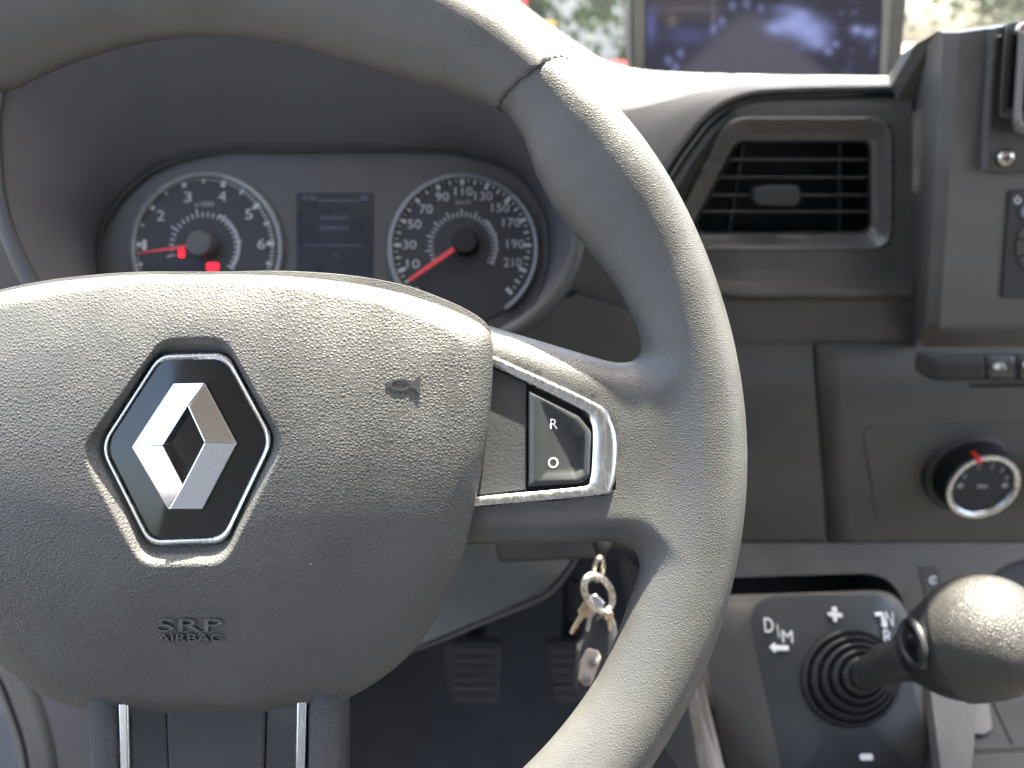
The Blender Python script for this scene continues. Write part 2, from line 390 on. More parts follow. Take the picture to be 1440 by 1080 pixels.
# bottom spoke sides (fuzzy-looking coarse grain), flat insert and two bright strips
for sgn in (-1, 1):
    def side(p, s=sgn):
        q = np.array([(132, -300), (128, -640), (166, -640), (182, -300)]) * KPX
        q = q[::1] if s > 0 else q[::-1] * np.array((-1, 1))
        return poly_sdf(p, q, -.008, .011, .006)
    v, f = surface_nets(side, (-.055 if sgn < 0 else .028, -.165, -.025), (-.028 if sgn < 0 else .055, -.07, .008), .0011)
    part(wheel, 'spoke_side', v + C, f, M_FLUFF, ang=50)
    q = [(sgn * a, b) for a, b in ((118, -330), (112, -640), (124, -640), (133, -330))]
    fn = lambda x, y: C + np.array((x * KPX, y * KPX, .0012))
    part(wheel, 'chrome_strip', *prism(q, fn, .006), M_SATIN, bevel=.0008)
    q = [(sgn * a, b) for a, b in ((72, -330), (60, -640), (112.5, -640), (118.5, -330))]
    fn2 = lambda x, y: C + np.array((x * KPX, y * KPX, -.0035 + .003 * (abs(x) - 60) / 60))
    part(wheel, 'side_insert', *prism(q, fn2, .006), M_BTN, bevel=.0008)
q = [(-71.5, -330), (71.5, -330), (59.5, -640), (-59.5, -640)]
part(wheel, 'lower_insert', *prism(q, lambda x, y: C + np.array((x * KPX, y * KPX, -.002)), .008), grain('insert_plastic', (.042, .040, .040), .0010, .00015, .6, .3), bevel=.001)
v = [C + np.array((x, y, z)) for x, y, z in ()]
part(wheel, 'spoke_back', *box(C + np.array((0, -.118, -.016)), RT * .044, np.array((0, .045, 0)), np.array((0, 0, .006))), M_DARK, bevel=.003)

# --- right spoke: chrome bracket, dark panel, R/O button
DS = .2640
to = [(640, 476), (692, 499), (838, 566), (860, 590), (869, 622), (866, 672), (858, 690), (842, 697), (650, 714)]
ti = [(640, 490), (692, 515), (812, 574), (828, 588), (834, 608), (832, 664), (827, 678), (815, 684), (650, 700)]
O = cr(to, 60); I = cr(ti, 60)
fs = at(DS - .0012)
loops = [[P(*q, DS + .003) for q in O], [P(*q, DS - .0002) for q in O],
         [P(*(q * .9 + r * .1), DS - .0011) for q, r in zip(O, I)], [P(*(q * .62 + r * .38), DS - .0015) for q, r in zip(O, I)], [P(*(q * .12 + r * .88), DS - .0007) for q, r in zip(O, I)],
         [P(*r, DS - .0002) for r in I], [P(*r, DS + .004) for r in I]]
bracket = part(wheel, 'chrome_bracket', *loft(loops, False), M_SATIN, ang=60)
pan = [(640, 492), (692, 517), (740, 541), (740, 688), (650, 698)]
part(wheel, 'spoke_panel', *prism(rpoly(pan, 1), at(DS + .0009), .004), plastic('spoke_panel_plastic', (.04, .041, .043), .5, .4, .00012, 900), bevel=.0004)
pf = [(740, 535), (812, 571), (836, 600), (834, 676), (818, 688), (740, 692)]
part(wheel, 'button_well', *prism(rpoly(pf, 3), at(DS + .0028), .002), M_BLK)
b0 = rpoly([(743, 549), (815, 585), (832, 607), (829, 672), (815, 680), (743, 684)], [2, 16, 14, 12, 9, 2], 8)
cx, cy = 790, 632
def shrink(l, c, k): return [(c[0] + (x - c[0]) * k, c[1] + (y - c[1]) * k) for x, y in l]
sc0 = rpoly([(758, 560), (806, 592), (823, 614), (821, 664), (809, 672), (758, 674)], [3, 16, 12, 10, 8, 3], 8)
sc1 = rpoly([(772, 590), (798, 604), (806, 616), (805, 652), (798, 658), (772, 660)], [3, 10, 8, 8, 6, 3], 8)
def bfl(x, y): return DS - .0006 + .0022 * (x - 757) / 60
L = [[P(x, y, DS + .003) for x, y in b0], [P(x, y, DS - .0002) for x, y in b0], [P(x, y, DS - .0008) for x, y in shrink(b0, (cx, cy), .97)],
     [P(x, y, DS - .0009) for x, y in sc0], [P(x, y, bfl(x, y) - .0002) for x, y in shrink(sc0, (788, 632), .84)], [P(x, y, bfl(x, y)) for x, y in sc1]]
btn = part(wheel, 'rocker_button', *loft(L, True, False, True), M_BTN, ang=60)
part(btn, 'letter', *text('R', 779, 596, 14, lambda x, y: P(x, y, bfl(x, y) - .00015), 10.5), M_WHITE, False)
part(btn, 'letter', *text('O', 778, 650.5, 15, lambda x, y: P(x, y, bfl(x, y) - .00015), 14.5), M_WHITE, False)

# --- airbag pad: conforming rings from the badge recess out to the edge
AXC = 280
half = [(280, 387), (380, 388), (480, 397), (560, 412), (620, 431), (662, 449), (685, 465), (692, 484), (692, 520), (688, 580), (680, 640), (668, 700), (652, 775), (632, 830), (605, 880), (575, 920), (540, 950), (500, 975), (460, 992), (430, 999), (360, 1003), (280, 1006)]
full = half + [(2 * AXC - x, y) for x, y in half[-2:0:-1]]
NS = 320
def byangle(loop, c, n=NS):
    d = cr(loop, 3000, True) - np.array(c); a = np.unwrap(np.arctan2(-d[:, 1], d[:, 0])); 
    if a[-1] < a[0]: a, d = -a, d
    o = np.argsort(a); a = a[o]; d = d[o]; a0 = a[0]
    ta = np.linspace(0, 2 * math.pi, n, endpoint=False); ta = np.sort((ta - a0) % (2 * math.pi)) + a0
    ta = a0 + np.linspace(0, 2 * math.pi, n, endpoint=False)
    aa = np.concatenate((a, [a[0] + 2 * math.pi])); dd = np.concatenate((d, d[:1]))
    return np.stack([np.interp(ta, aa, dd[:, k]) for k in (0, 1)], 1) + np.array(c)
EC = (262, 633)
hex_in = rpoly([(223, 497), (320, 495), (387, 618), (317, 764), (209, 768), (138, 628)], [34, 34, 44, 30, 30, 44], 10)
hex_out = rpoly([(228, 476), (316, 474), (402, 624), (316, 794), (198, 796), (110, 636)], [40, 40, 50, 40, 40, 50], 10)
def polar(loop, c, n=NS):
    """resample a star-shaped loop at equal angles from c (dense, no smoothing)"""
    p = np.asarray(loop, float); p = np.concatenate((p, p[:1])); dn = []
    for i in range(len(p) - 1): dn.append(p[i] + (p[i + 1] - p[i]) * np.linspace(0, 1, 60, endpoint=False)[:, None])
    d = np.concatenate(dn) - np.array(c); a = np.arctan2(-d[:, 1], d[:, 0]) % (2 * math.pi); o = np.argsort(a); a, r = a[o], np.hypot(*d[o].T)
    a = np.concatenate((a - 2 * math.pi, a, a + 2 * math.pi)); r = np.tile(r, 3); t = np.linspace(0, 2 * math.pi, n, endpoint=False)
    rr = np.interp(t, a, r); return np.stack((c[0] + rr * np.cos(t), c[1] - rr * np.sin(t)), 1)
HI, HO, PO = polar(hex_in, EC), polar(hex_out, EC), polar(cr(full, 500, True), EC)
def pad_d(p, t):
    y = p[:, 1]; e = np.clip((t - .86) / .14, 0, 1)
    return .2462 + .0045 * t ** 2 + .075 * ((y - 520) / 1000) ** 2 + .0055 * e ** 2.2
ring_px, ring_D = [], []
def add(px, D): ring_px.append(px); ring_D.append(np.broadcast_to(D, (NS,)).copy())
s0 = pad_d(HO, 0.0)
tl = lambda q: .04 * (q[:, 1] - 633) / 1080
add(EC + (HI - EC) * .90, pad_d(HI, 0) + .0055); add(HI, pad_d(HI, 0) + .0055); add(HI * .93 + HO * .07, pad_d(HI, 0) + .0052); add(HI * .15 + HO * .85, s0 + .0004); add(HO, s0)
HO2 = EC + (HO - EC) * 1.02; add(HO2, pad_d(HO2, 0.02) + 0)
for t in np.concatenate((np.linspace(.04, .86, 44), np.linspace(.87, 1, 16))):
    q = HO2 + (PO - HO2) * t; add(q, pad_d(q, t))
last = ring_D[-1]
PO2 = EC + (PO - EC) * 1.003; add(PO2, last + .003); add(EC + (PO - EC) * 1.0, last + .012)
pv = np.concatenate([np.array([P(x, y, d) for (x, y), d in zip(a, b)]) for a, b in zip(ring_px, ring_D)])
_, pfaces = loft([np.zeros((NS, 3))] * len(ring_px))
pad = part(wheel, 'airbag_pad', pv, pfaces, M_PAD, ang=75)
PX = np.concatenate(ring_px[3:-2]); PD = np.concatenate(ring_D[3:-2])
def padD(x, y):
    d = (PX[:, 0] - x) ** 2 + (PX[:, 1] - y) ** 2; i = np.argpartition(d, 6)[:6]; wgt = 1 / (d[i] + .5); return float((PD[i] * wgt).sum() / wgt.sum())
def onpad(lift=0.0): return lambda x, y: P(x, y, padD(x, y) - lift)
# backing shell of the pad, a little larger, seen as a thin lip along the top
BO = EC + (PO - EC) * 1.0
up = np.clip((560 - PO[:, 1]) / 170, 0, 1); rt = np.clip((PO[:, 0] - 330) / 250, 0, 1)
off = np.stack((np.zeros(NS), -up * (5 + 11 * rt)), 1)
part(wheel, 'pad_backing', *loft([[P(x, y, d) for (x, y), d in zip(EC + (BO - EC) * .985, last + .0034)], [P(x, y, d) for (x, y), d in zip(BO + off * .95, last + .0037)], [P(x, y, d) for (x, y), d in zip(BO + off, last + .0045)], [P(x, y, d) for (x, y), d in zip(BO + off * .6 , last + .02)]]), M_RIM, ang=60)
part(wheel, 'hub', *lathe(C + np.array((0, -.012, -.020)), (0, 0, -1), [(.045, -.012), (.047, .0), (.045, .02), (.04, .03)], 48), M_DARK)
# raised lettering and horn sign
lm = plastic('raised_mark_plastic', (.1, .1, .1), .3, .5)
part(pad, 'raised_letters', *text('SRP', 267, 879.5, 18, onpad(-.001), 92, 0, .0023), lm, False)
part(pad, 'raised_letters', *text('AIRBAG', 267, 897, 11, onpad(-.001), 92, 0, .0022), lm, False)
def raised(loop, lift): 
    a = np.array([onpad(lift)(*q) for q in loop]); b = np.array([onpad(-.003)(*q) for q in loop]); return loft([b, a], True, False, True)
hm = plastic('horn_mark_shaded', (.03, .03, .03), .4, .5)  # darker than the pad: shade of the raised undersides put into the colour
ell = lambda rx, ry, n=36: [(563 + rx * math.cos(a), 541 - ry * math.sin(a)) for a in np.linspace(0, 2 * math.pi, n, endpoint=False)]
e0, e1 = ell(16, 8.5), ell(11.8, 5.2)
g = loft([[onpad(-.003)(*q) for q in e0], [onpad(.00035)(*q) for q in e0], [onpad(.00035)(*q) for q in e1], [onpad(-.003)(*q) for q in e1]])
horn = join(g, raised([(543, 536), (549, 537), (549, 544), (543, 545)], .00035), raised([(576, 537), (582, 535), (588, 529), (591, 529), (591, 553), (588, 553), (583, 546), (577, 545)], .00055), raised([(549, 536.5), (577, 536.5), (577, 539), (549, 539)], .0003))
part(pad, 'horn_sign', *horn, hm, False)

# --- badge: bezel, gloss plate, faceted lozenge
DE = .2513
def DT(y): return DE + .0000168 * (y - 633)
badge = part(wheel, 'badge', *loft([[P(x, y, DT(y) + .0005) for x, y in EC + (HI - EC) * .93], [P(x, y, DT(y) + .0002) for x, y in EC + (HI - EC) * .5]], True, False, True), M_GLOSS, ang=30)
part(badge, 'bezel', *loft([[P(x, y, DT(y) + .0022) for x, y in HI], [P(x, y, DT(y) - .0002) for x, y in EC + (HI - EC) * .995], [P(x, y, DT(y) - .0007) for x, y in EC + (HI - EC) * .972], [P(x, y, DT(y) - .0005) for x, y in EC + (HI - EC) * .945], [P(x, y, DT(y) + .0008) for x, y in EC + (HI - EC) * .925]]), M_SATIN, ang=60)
z3 = lambda x, y: (100 + x / 3, 460 + y / 3)
TL, TR, RR, BR, BL, LL = [z3(*q) for q in ((430, 238), (565, 235), (700, 490), (556, 770), (410, 770), (256, 506))]
iT, iR, iB, iL = [z3(*q) for q in ((492, 335), (562, 487), (472, 662), (388, 500))]
lo, hi = DE - .0010, DE - .0032
k = {}
vv = []
def vx(q, d): vv.append(P(*q, d + DT(q[1]) - DE)); return len(vv) - 1
fc = []
def facet(loop, low, high):
    A_ = np.array([(x, y, 1) for x, y in low + high]); z_ = np.array([lo] * len(low) + [hi] * len(high)); co = np.linalg.lstsq(A_, z_, rcond=None)[0]
    t_ = [vx(q, float(np.dot(co, (*q, 1)))) for q in loop]; b_ = [vx(q, DE + .001) for q in loop]; n_ = len(loop)
    fc.append(tuple(t_)); fc.extend((t_[i_], b_[i_], b_[(i_ + 1) % n_], t_[(i_ + 1) % n_]) for i_ in range(n_))
facet([LL, TL, TR, iT, iL], [LL, TL], [iL, iT]); facet([TR, RR, iR, iT], [TR, RR], [iT, iR])
facet([RR, BR, BL, iB, iR], [RR, BR], [iR, iB]); facet([BL, LL, iL, iB], [BL, LL], [iB, iL])
part(badge, 'lozenge_emblem', vv, fc, M_CHROME, False, bevel=.00035, seg=2)

# ================================================================== instrument binnacle
lipO = [(-22, 200), (-10, 300), (38, 412), (105, 470), (200, 515), (450, 528), (650, 500), (745, 466), (800, 410), (822, 350), (825, 250), (790, 120), (700, 20), (520, -45), (350, -55), (150, -40), (30, 20), (-15, 110)]
lipI = [(4, 205), (17, 306), (66, 408), (120, 455), (210, 498), (450, 510), (640, 482), (728, 446), (778, 396), (800, 345), (800, 255), (765, 135), (680, 45), (510, -15), (350, -25), (165, -10), (60, 45), (12, 120)]
cluO = [(140, 330), (150, 420), (180, 480), (240, 510), (350, 520), (450, 520), (600, 515), (680, 495), (735, 450), (765, 395), (772, 335), (760, 290), (725, 245), (670, 222), (600, 212), (400, 212), (290, 216), (200, 250)]
cc = (420, 330); NB = 160
LO, LI, CO = [polar(cr(l, 600, True), cc, NB) for l in (lipO, lipI, cluO)]
bn = Thing('instrument_binnacle', 'deep dark hood around the dials behind the steering wheel', 'instrument hood', P(420, 520, .45))
lp = lambda l, d: np.array([P(x, y, d) for x, y in l])
part(bn, 'hood_lining', *loft([lp(CO, .4497), lp(CO + (CO - cc) * .02, .447), lp(CO * .93 + LI * .07, .444), lp(CO * .6 + LI * .4, .426), lp(CO * .2 + LI * .8, .41), lp(LI, .402)]), M_TUN, ang=60)
part(bn, 'hood_lip', *loft([lp(LI, .4021), lp(LI * .85 + LO * .15, .3995), lp(LI * .5 + LO * .5, .3985), lp(LI * .12 + LO * .88, .3995), lp(LO, .403), lp(cc + (LO - cc) * 1.0, .43), lp(cc + (LO - cc) * .98, .53)]), M_LIP, ang=60)

FD = .45
clu = Thing('instrument_cluster', 'instrument cluster with rev counter, dark display and speedometer', 'instrument cluster', P(470, 470, FD))
part(clu, 'face', *prism([tuple(q) for q in cc + (CO - cc) * 1.03], at(FD), .01), M_FACE)
brow = [cc + (CO - cc) * k_ for k_ in (1.012, .995, .985)]
part(clu, 'face_border', *loft([lp(brow[0], .4475), lp(brow[1], .4465), lp(brow[2], .4493)]), M_TUN, ang=60)
def dial(name, cx, cy, r, ringspan, label):
    d = part(clu, name, *prism(circ(cx, cy, r - 3, 72), at(FD - .0008), .0006), M_DIAL, label=label)
    a = np.radians(np.linspace(*ringspan, 90)); L = []
    for rr, dd in ((r + 1, 0), (r - 1, -.003), (r - 4, -.0036), (r - 7, -.0028), (r - 8, -.0006)):
        L.append([P(cx + rr * math.cos(t), cy - rr * math.sin(t), FD + dd) for t in a])
    part(d, 'dial_ring', *loft(L, False), M_RING, ang=60)
    return d
tach = dial('rev_counter', 290, 350, 108, (-60, 240), 'rev counter with red needle near one')
spd = dial('speedometer', 652, 350, 107, (-55, 235), 'speedometer numbered from 10 to 210')
fd = at(FD - .0012)
def bars(cx, cy, items):
    g = []
    for ang, r0, r1, wd in items:
        t = R(ang); u = np.array((math.cos(t), -math.sin(t))); n_ = np.array((-u[1], u[0])) * wd / 2; c_ = np.array((cx, cy))
        g.append(flat([c_ + u * r0 - n_, c_ + u * r1 - n_, c_ + u * r1 + n_, c_ + u * r0 + n_], fd))
    return join(*g)
sc = (650, 346)
it = []
for i in range(-1, 24):
    a = 90 + 22.3 * (10 - i * 1.0) / 2 + 0
    a = 90 - (i * 10 - 110) / 20 * 22.3
    maj = (i % 2 == 1); it.append((a, 86 if maj else 88, 97 if maj else 96, 5.5 if maj else 3.0))
    if i < 23: it.append((a - 5.6, 91, 96, 2))
part(spd, 'tick_marks', *bars(*sc, it), M_DPRINT, False)
for n_, (x, y) in zip(range(10, 220, 20), [(581, 371), (576, 344), (583, 315), (599, 294), (622, 276.5), (652, 269), (680, 275.5), (704, 292), (719.5, 313), (725, 343), (721, 369)]):
    part(spd, 'numeral', *text(str(n_), x, y, 12.5, fd, 9.2 * len(str(n_)) - (2.5 if n_ > 100 else 0)), M_DPRINT, False)
part(spd, 'unit_text', *text('km/h', 652, 284, 7, fd, 21), M_GREYP, False)
it = [(a, 41, 52 if i % 3 == 0 else 48, 2.4) for i, a in enumerate(np.linspace(212, -30, 31))]
part(spd, 'inner_scale', *join(bars(*sc, it), annulus(*sc, 46.5, 50, fd, -32, 48, 40)), M_GREYP, False)
part(spd, 'needle', *prism([(640, 344.5), (575, 391), (574, 394), (577, 396), (643, 351.5)], at(FD - .006), .0012), M_NEEDLE, bevel=.0003)
part(spd, 'needle_hub', *lathe(P(655, 342, FD - .001), (0, 0, 1), [(.0076, 0), (.0074, .007), (.0066, .0082), (0.001, .0084)], 40), M_BLK)
tc = (287, 347)
it = []
for i in range(0, 71):
    a = 178 - (i / 10 - 1) * 35; k5 = i % 10 == 0; k2 = i % 5 == 0
    it.append((a, 88 if k5 else 90 if k2 else 93, 99, 6 if k5 else 4 if k2 else 2))
part(tach, 'tick_marks', *bars(*tc, it), M_DPRINT, False)
for s_, x, y in (('1', 203, 344.5), ('2', 226, 303), ('3', 264, 277), ('4', 312.5, 276), ('5', 350, 301), ('6', 367.6, 343)):
    part(tach, 'numeral', *text(s_, x, y, 14.5, fd, 6 if s_ == '1' else 11), M_DPRINT, False)
part(tach, 'unit_text', *text('x1000', 287, 287, 7, fd, 28), M_GREYP, False)
it = [(a, 42, 54 if i % 5 == 0 else 49, 2.6) for i, a in enumerate(np.linspace(195, -38, 26))]
part(tach, 'inner_scale', *join(bars(*tc, it), annulus(*tc, 46, 51, fd, -38, 66, 50)), M_GREYP, False)
part(tach, 'needle', *prism([(262, 344), (194, 355), (193, 356.5), (262, 349)], at(FD - .006), .0012), M_NEEDLE, bevel=.0003)
part(tach, 'needle_hub', *lathe(P(287, 346, FD - .001), (0, 0, 1), [(.0078, 0), (.0074, .007), (.0066, .0084), (0.001, .0088)], 40), M_FACE)
for x, y, wd, h in ((255, 356, 4.5, 6), (299, 375, 9, 6)):
    part(tach, 'warning_lamp', *prism(rpoly([(x - wd, y - h), (x + wd, y - h), (x + wd, y + h), (x - wd, y + h)], min(wd, h) * .7), at(FD - .0014), .0005), M_LAMP)
disp = part(clu, 'display', *prism(rpoly([(417, 271), (524, 271), (524, 420), (417, 420)], 4), at(FD - .0008), .0006), M_LCD)
for x0, y0, x1, y1 in ((447, 281, 505, 284), (425, 276, 433, 281), (436, 275, 446, 283), (506, 275, 517, 282), (428, 344, 512, 346)): part(disp, 'faint_line', *flat([(x0, y0), (x1, y0), (x1, y1), (x0, y1)], fd), M_LCDTXT, False)
ch = []
for y in (306, 320.5):
    for i in range(8): ch.append(flat([(450 + i * 5.2, y - 3.2), (453.6 + i * 5.2, y - 3.2), (453.6 + i * 5.2, y + 3.2), (450 + i * 5.2, y + 3.2)], fd))
part(disp, 'blurred_readout', *join(*ch), M_LCDTXT, False)
part(disp, 'letter', *text('N', 472, 358, 11, fd, 9), M_LCDTXT, False)

# ================================================================== dashboard
dash = Thing('dashboard', 'dark grey moulded dashboard spanning the cab behind the steering wheel', 'dashboard', P(900, 760, .56))
# top cover: silhouette, crown, face and front edge; the back row runs on level to the windscreen
S = [(560, -70), (640, -55), (700, -12), (752, 30), (800, 63), (850, 93), (900, 104), (960, 107), (1020, 108), (1100, 108.5), (1200, 109), (1286, 110)]
Fr = [(700, 120), (740, 170), (790, 240), (820, 300), (868, 318), (918, 262), (956, 206), (996, 159), (1048, 132), (1110, 125), (1200, 123), (1286, 122)]
rows = [[] for _ in range(6)]
for i, (s_, e_) in enumerate(zip(S, Fr)):
    s_, e_ = np.array(s_, float), np.array(e_, float); k_ = i / 11
    Ds = .535; De = .4955 + .004 * k_
    b_ = P(*s_, Ds)
    rows[0].append(b_ + FW * .36 - UP * (.07 + .05 * (1 - k_)))
    rows[1].append(b_ + FW * .03 - UP * .006)
    rows[2].append(P(*s_, Ds - .012))
    rows[3].append(P(*(s_ * .68 + e_ * .32), De + .011))
    rows[4].append(P(*(s_ * .35 + e_ * .65), De + .002))
    rows[5].append(P(*e_, De - .004 * (1 - .7 * k_)))
part(dash, 'top_cover', *grid(rows, 300, 90), M_DASH, ang=70, solid=.003)
# front edge roll and gloss strip under it
E3 = cr([P(*q, .4995 - .0005 * 0) for q in [(868, 320), (918, 263), (956, 207), (996, 160), (1048, 133), (1110, 126), (1200, 124), (1286, 123)]], 70)
part(dash, 'edge_roll', *tube(E3, .0018, 12), M_DASH)
E4 = cr([P(*q, .5025) for q in [(880, 325), (926, 268), (963, 213), (1001, 167), (1050, 141), (1110, 134), (1200, 132), (1286, 131)]], 70)
part(dash, 'gloss_strip', *tube(E4, .0026, 14), M_GLOSS)
E5 = cr([P(*q, .508) for q in [(890, 330), (936, 276), (971, 222), (1007, 178), (1053, 151), (1112, 143), (1200, 141), (1286, 140)]], 70)
part(dash, 'dark_groove', *tube(E5, .0042, 12), M_DARK)
# vent panel with its lower ledge
prof = [(135, .006), (150, .002), (200, 0), (350, 0), (380, -.001), (396, -.004), (403, -.012), (409, -.0165), (415, -.0170), (420, -.013), (424, -.004), (428, -.0035), (470, -.002), (481, -.002), (483, .004)]
xs = [860, 900, 940, 980, 1010, 1040, 1100, 1200, 1283]
rows = []
for y, o_ in prof:
    r_ = []
    for x in xs:
        k_ = max(0, min(1, (1040 - x) / 130)); yy = y - (34 * k_ ** 1.5 if 380 < y < 440 else 0)
        r_.append(V(x, yy, .531 + o_ + .01 * k_))
    rows.append(r_)
Lr = []
for a_, b_, n_ in zip(rows[:-1], rows[1:], [3, 10, 36, 5, 4, 3, 3, 3, 3, 3, 2, 6, 2, 2]):
    a_, b_ = cr(a_, 110), cr(b_, 110)
    for k_ in range(n_): Lr.append(a_ + (b_ - a_) * k_ / n_)
Lr.append(cr(rows[-1], 110))
v, f = loft(Lr, False)
def inpoly(x, y, q):
    c_ = False; j = len(q) - 1
    for i in range(len(q)):
        if (q[i][1] > y) != (q[j][1] > y) and x < (q[j][0] - q[i][0]) * (y - q[i][1]) / (q[j][1] - q[i][1]) + q[i][0]: c_ = not c_
        j = i
    return c_
ventq = shrink(rpoly([(930, 352), (1022, 163), (1256, 163), (1256, 352)], [30, 42, 32, 32], 8), (1110, 262), .95)
def topx(p): return (720 + p[0] / -p[2] * F, 540 - p[1] / -p[2] * F)
f = [q for q in f if not inpoly(*topx(v[list(q)].mean(0)), ventq)]
part(dash, 'vent_panel', v, f, plastic('vent_panel_satin', (.074, .069, .064), .36, .5, .00008, 900), ang=40)
# lower fascia: two panels with an open seam
def panel(name, pts, fn, back, mat, bev=.0015, **kw): return part(dash, name, *prism(pts, fn, back, FW), mat, bevel=bev, **kw)
fz = lambda x, y: V(x, y, .525 + .03 * max(0, (y - 480)) / 280)
def ribbon(name, left, right, ys, mat):
    rows = [[fz(x0 + (x1 - x0) * t, y) + NV * (.0014 if name == 'centre_fascia' else 0) for t in np.linspace(0, 1, 12)] for (x0, x1), y in zip(zip(left, right), ys)]
    ends = [[p + FW * .012 for p in r_] for r_ in rows]
    v, f = loft(rows, False); n = len(v)
    part(dash, name, v, f, mat, ang=50, solid=.012)
ys = [484, 560, 640, 700, 745, 757, 764]
ribbon('lower_fascia', [860] * 7, [1180] * 7, ys, M_FASC2)
ribbon('centre_fascia', [1146, 1151, 1157, 1162, 1165, 1166, 1166], [1520] * 7, ys, M_FASC)
part(dash, 'seam', *tube(cr([fz(x, y) + NV * .0006 for x, y in ((1144.6, 485), (1150, 560), (1156, 640), (1161, 700), (1165, 757))], 30), .0007, 8), M_BLK)
rp = rpoly([(1212, 600), (1520, 590), (1520, 738), (1246, 742), (1232, 732)], [10, 1, 1, 12, 10])
part(dash, 'heater_panel', *prism(rp, lambda x, y: fz(x, y) + NV * .0022, .004, FW), M_FASC, bevel=.0006)
# panels behind the wheel, either side of the column
panel('dash_wall', [(-200, 380), (860, 380), (1010, 440), (1010, 800), (860, 770), (640, 790), (-200, 800)], vat(.56), .02, M_FASC2)
panel('wall_panel', rpoly([(640, 470), (812, 413), (905, 446), (905, 540), (640, 560)], 2), vat(.515), .01, M_FASC)
panel('wall_panel_upper', rpoly([(700, 330), (870, 330), (930, 380), (930, 452), (908, 444), (814, 411), (760, 440)], 2), vat(.522), .01, M_FASC2)
panel('side_panel', rpoly([(-160, 330), (0, 322), (44, 415), (80, 470), (-160, 470)], 4), vat(.47), .02, M_FASC)
# knee panel below the column
kp = part(dash, 'knee_panel', *prism(rpoly([(520, 740), (812, 740), (800, 792), (768, 832), (690, 866), (588, 908), (505, 930)], [1, 1, 12, 14, 3, 3, 1]), lambda x, y: P(x, y, .50 - .00012 * (y - 740)), .004), M_SKIRT, bevel=.001)
part(dash, 'knee_panel_edge', *tube(cr([P(x, y, .485) for x, y in ((505, 935), (588, 912), (690, 871), (764, 840), (798, 806), (818, 770))], 40), .0014, 10), M_FASC)
part(dash, 'column_cover', *loft([[P(300 + (x - 300) * k_, 560 + (y - 560) * k_, d) for x, y in rpoly([(180, 520), (420, 520), (460, 640), (430, 760), (170, 760), (140, 640)], 50, 6)] for k_, d in ((.85, .305), (.95, .33), (1.0, .42), (1.0, .55))], True, True, False), M_DARK, ang=50)
part(dash, 'ignition_shroud', *prism(rpoly([(690, 715), (845, 705), (862, 768), (850, 786), (700, 792)], 8), at(.435), .04), M_DARK, bevel=.004)

# ================================================================== air vent
VB = .016
def Vv(x, y, Y): return V(x, y, Y + VB)
def vvat(Y): return lambda x, y: V(x, y, Y + VB)
vent = Thing('air_vent', 'black slatted air vent right of the steering wheel', 'air vent', Vv(1110, 350, .51))
vo = rpoly([(930, 352), (1022, 163), (1256, 163), (1256, 352)], [30, 42, 32, 32], 10)
vi = rpoly([(970, 328), (1036, 199), (1224, 199), (1224, 326)], [14, 18, 12, 14], 10)
vc = (1110, 262)
VO, VI = polar(vo, vc, 120), polar(vi, vc, 120)
vl = lambda l, Y: np.array([V(x, y, Y) for x, y in l])
vl0 = vl
vl = lambda l, Y: vl0(l, Y + VB)
part(vent, 'bezel', *loft([vl(VO, .5165), vl(VO * .97 + VI * .03, .5125), vl(VO * .90 + VI * .10, .5115), vl(VO * .80 + VI * .20, .5128), vl(VO * .4 + VI * .6, .5205), vl(VO * .15 + VI * .85, .5235), vl(VI, .5245), vl(VI, .565)]), M_SATP, ang=60)
part(vent, 'inner_frame', *loft([vl(VI * 1.0 + (VI - vc) * .01, .5245), vl(VI + (vc - VI) * .012, .5225), vl(VI + (vc - VI) * .03, .5245), vl(VI + (vc - VI) * .03, .54)]), M_DARK, ang=60)
part(vent, 'duct_back', *prism([tuple(q) for q in vc + (VI - vc) * 1.02], vvat(.56), .004), M_BLK)
def ventx(y, side):
    if side: return 1222
    return np.interp(y, [200, 212, 314, 326], [1041, 1031, 978, 986])
for y in (224, 249, 274, 297):
    a, b = Vv(ventx(y, 0), y, .5255), Vv(1222, y, .5255); vd = (a + b) / np.linalg.norm(a + b) * np.array((0, 1, 1)) - UP * .06
    part(vent, 'slat', *box((a + b) / 2 + vd * .007, (b - a) / 2, vd * .007, UP * .0007), M_FASC2, bevel=.0005, seg=2)
for x0, x1 in ((1046, 1026), (1182, 1181)):
    a, b = Vv(x0, 202, .533), Vv(x1, 325, .533)
    part(vent, 'vane', *box((a + b) / 2 + FW * .006, (b - a) / 2, FW * .006, RT * .0009), M_DARK, bevel=.0004, seg=2)
v, f = prism(rpoly([(1060, 266), (1082, 262), (1122, 262), (1126, 268), (1126, 284), (1118, 291), (1066, 289), (1058, 280)], 4), vvat(.512), .009, FW)
part(vent, 'tab', v, f, M_DARK, bevel=.0018)

vl = vl0

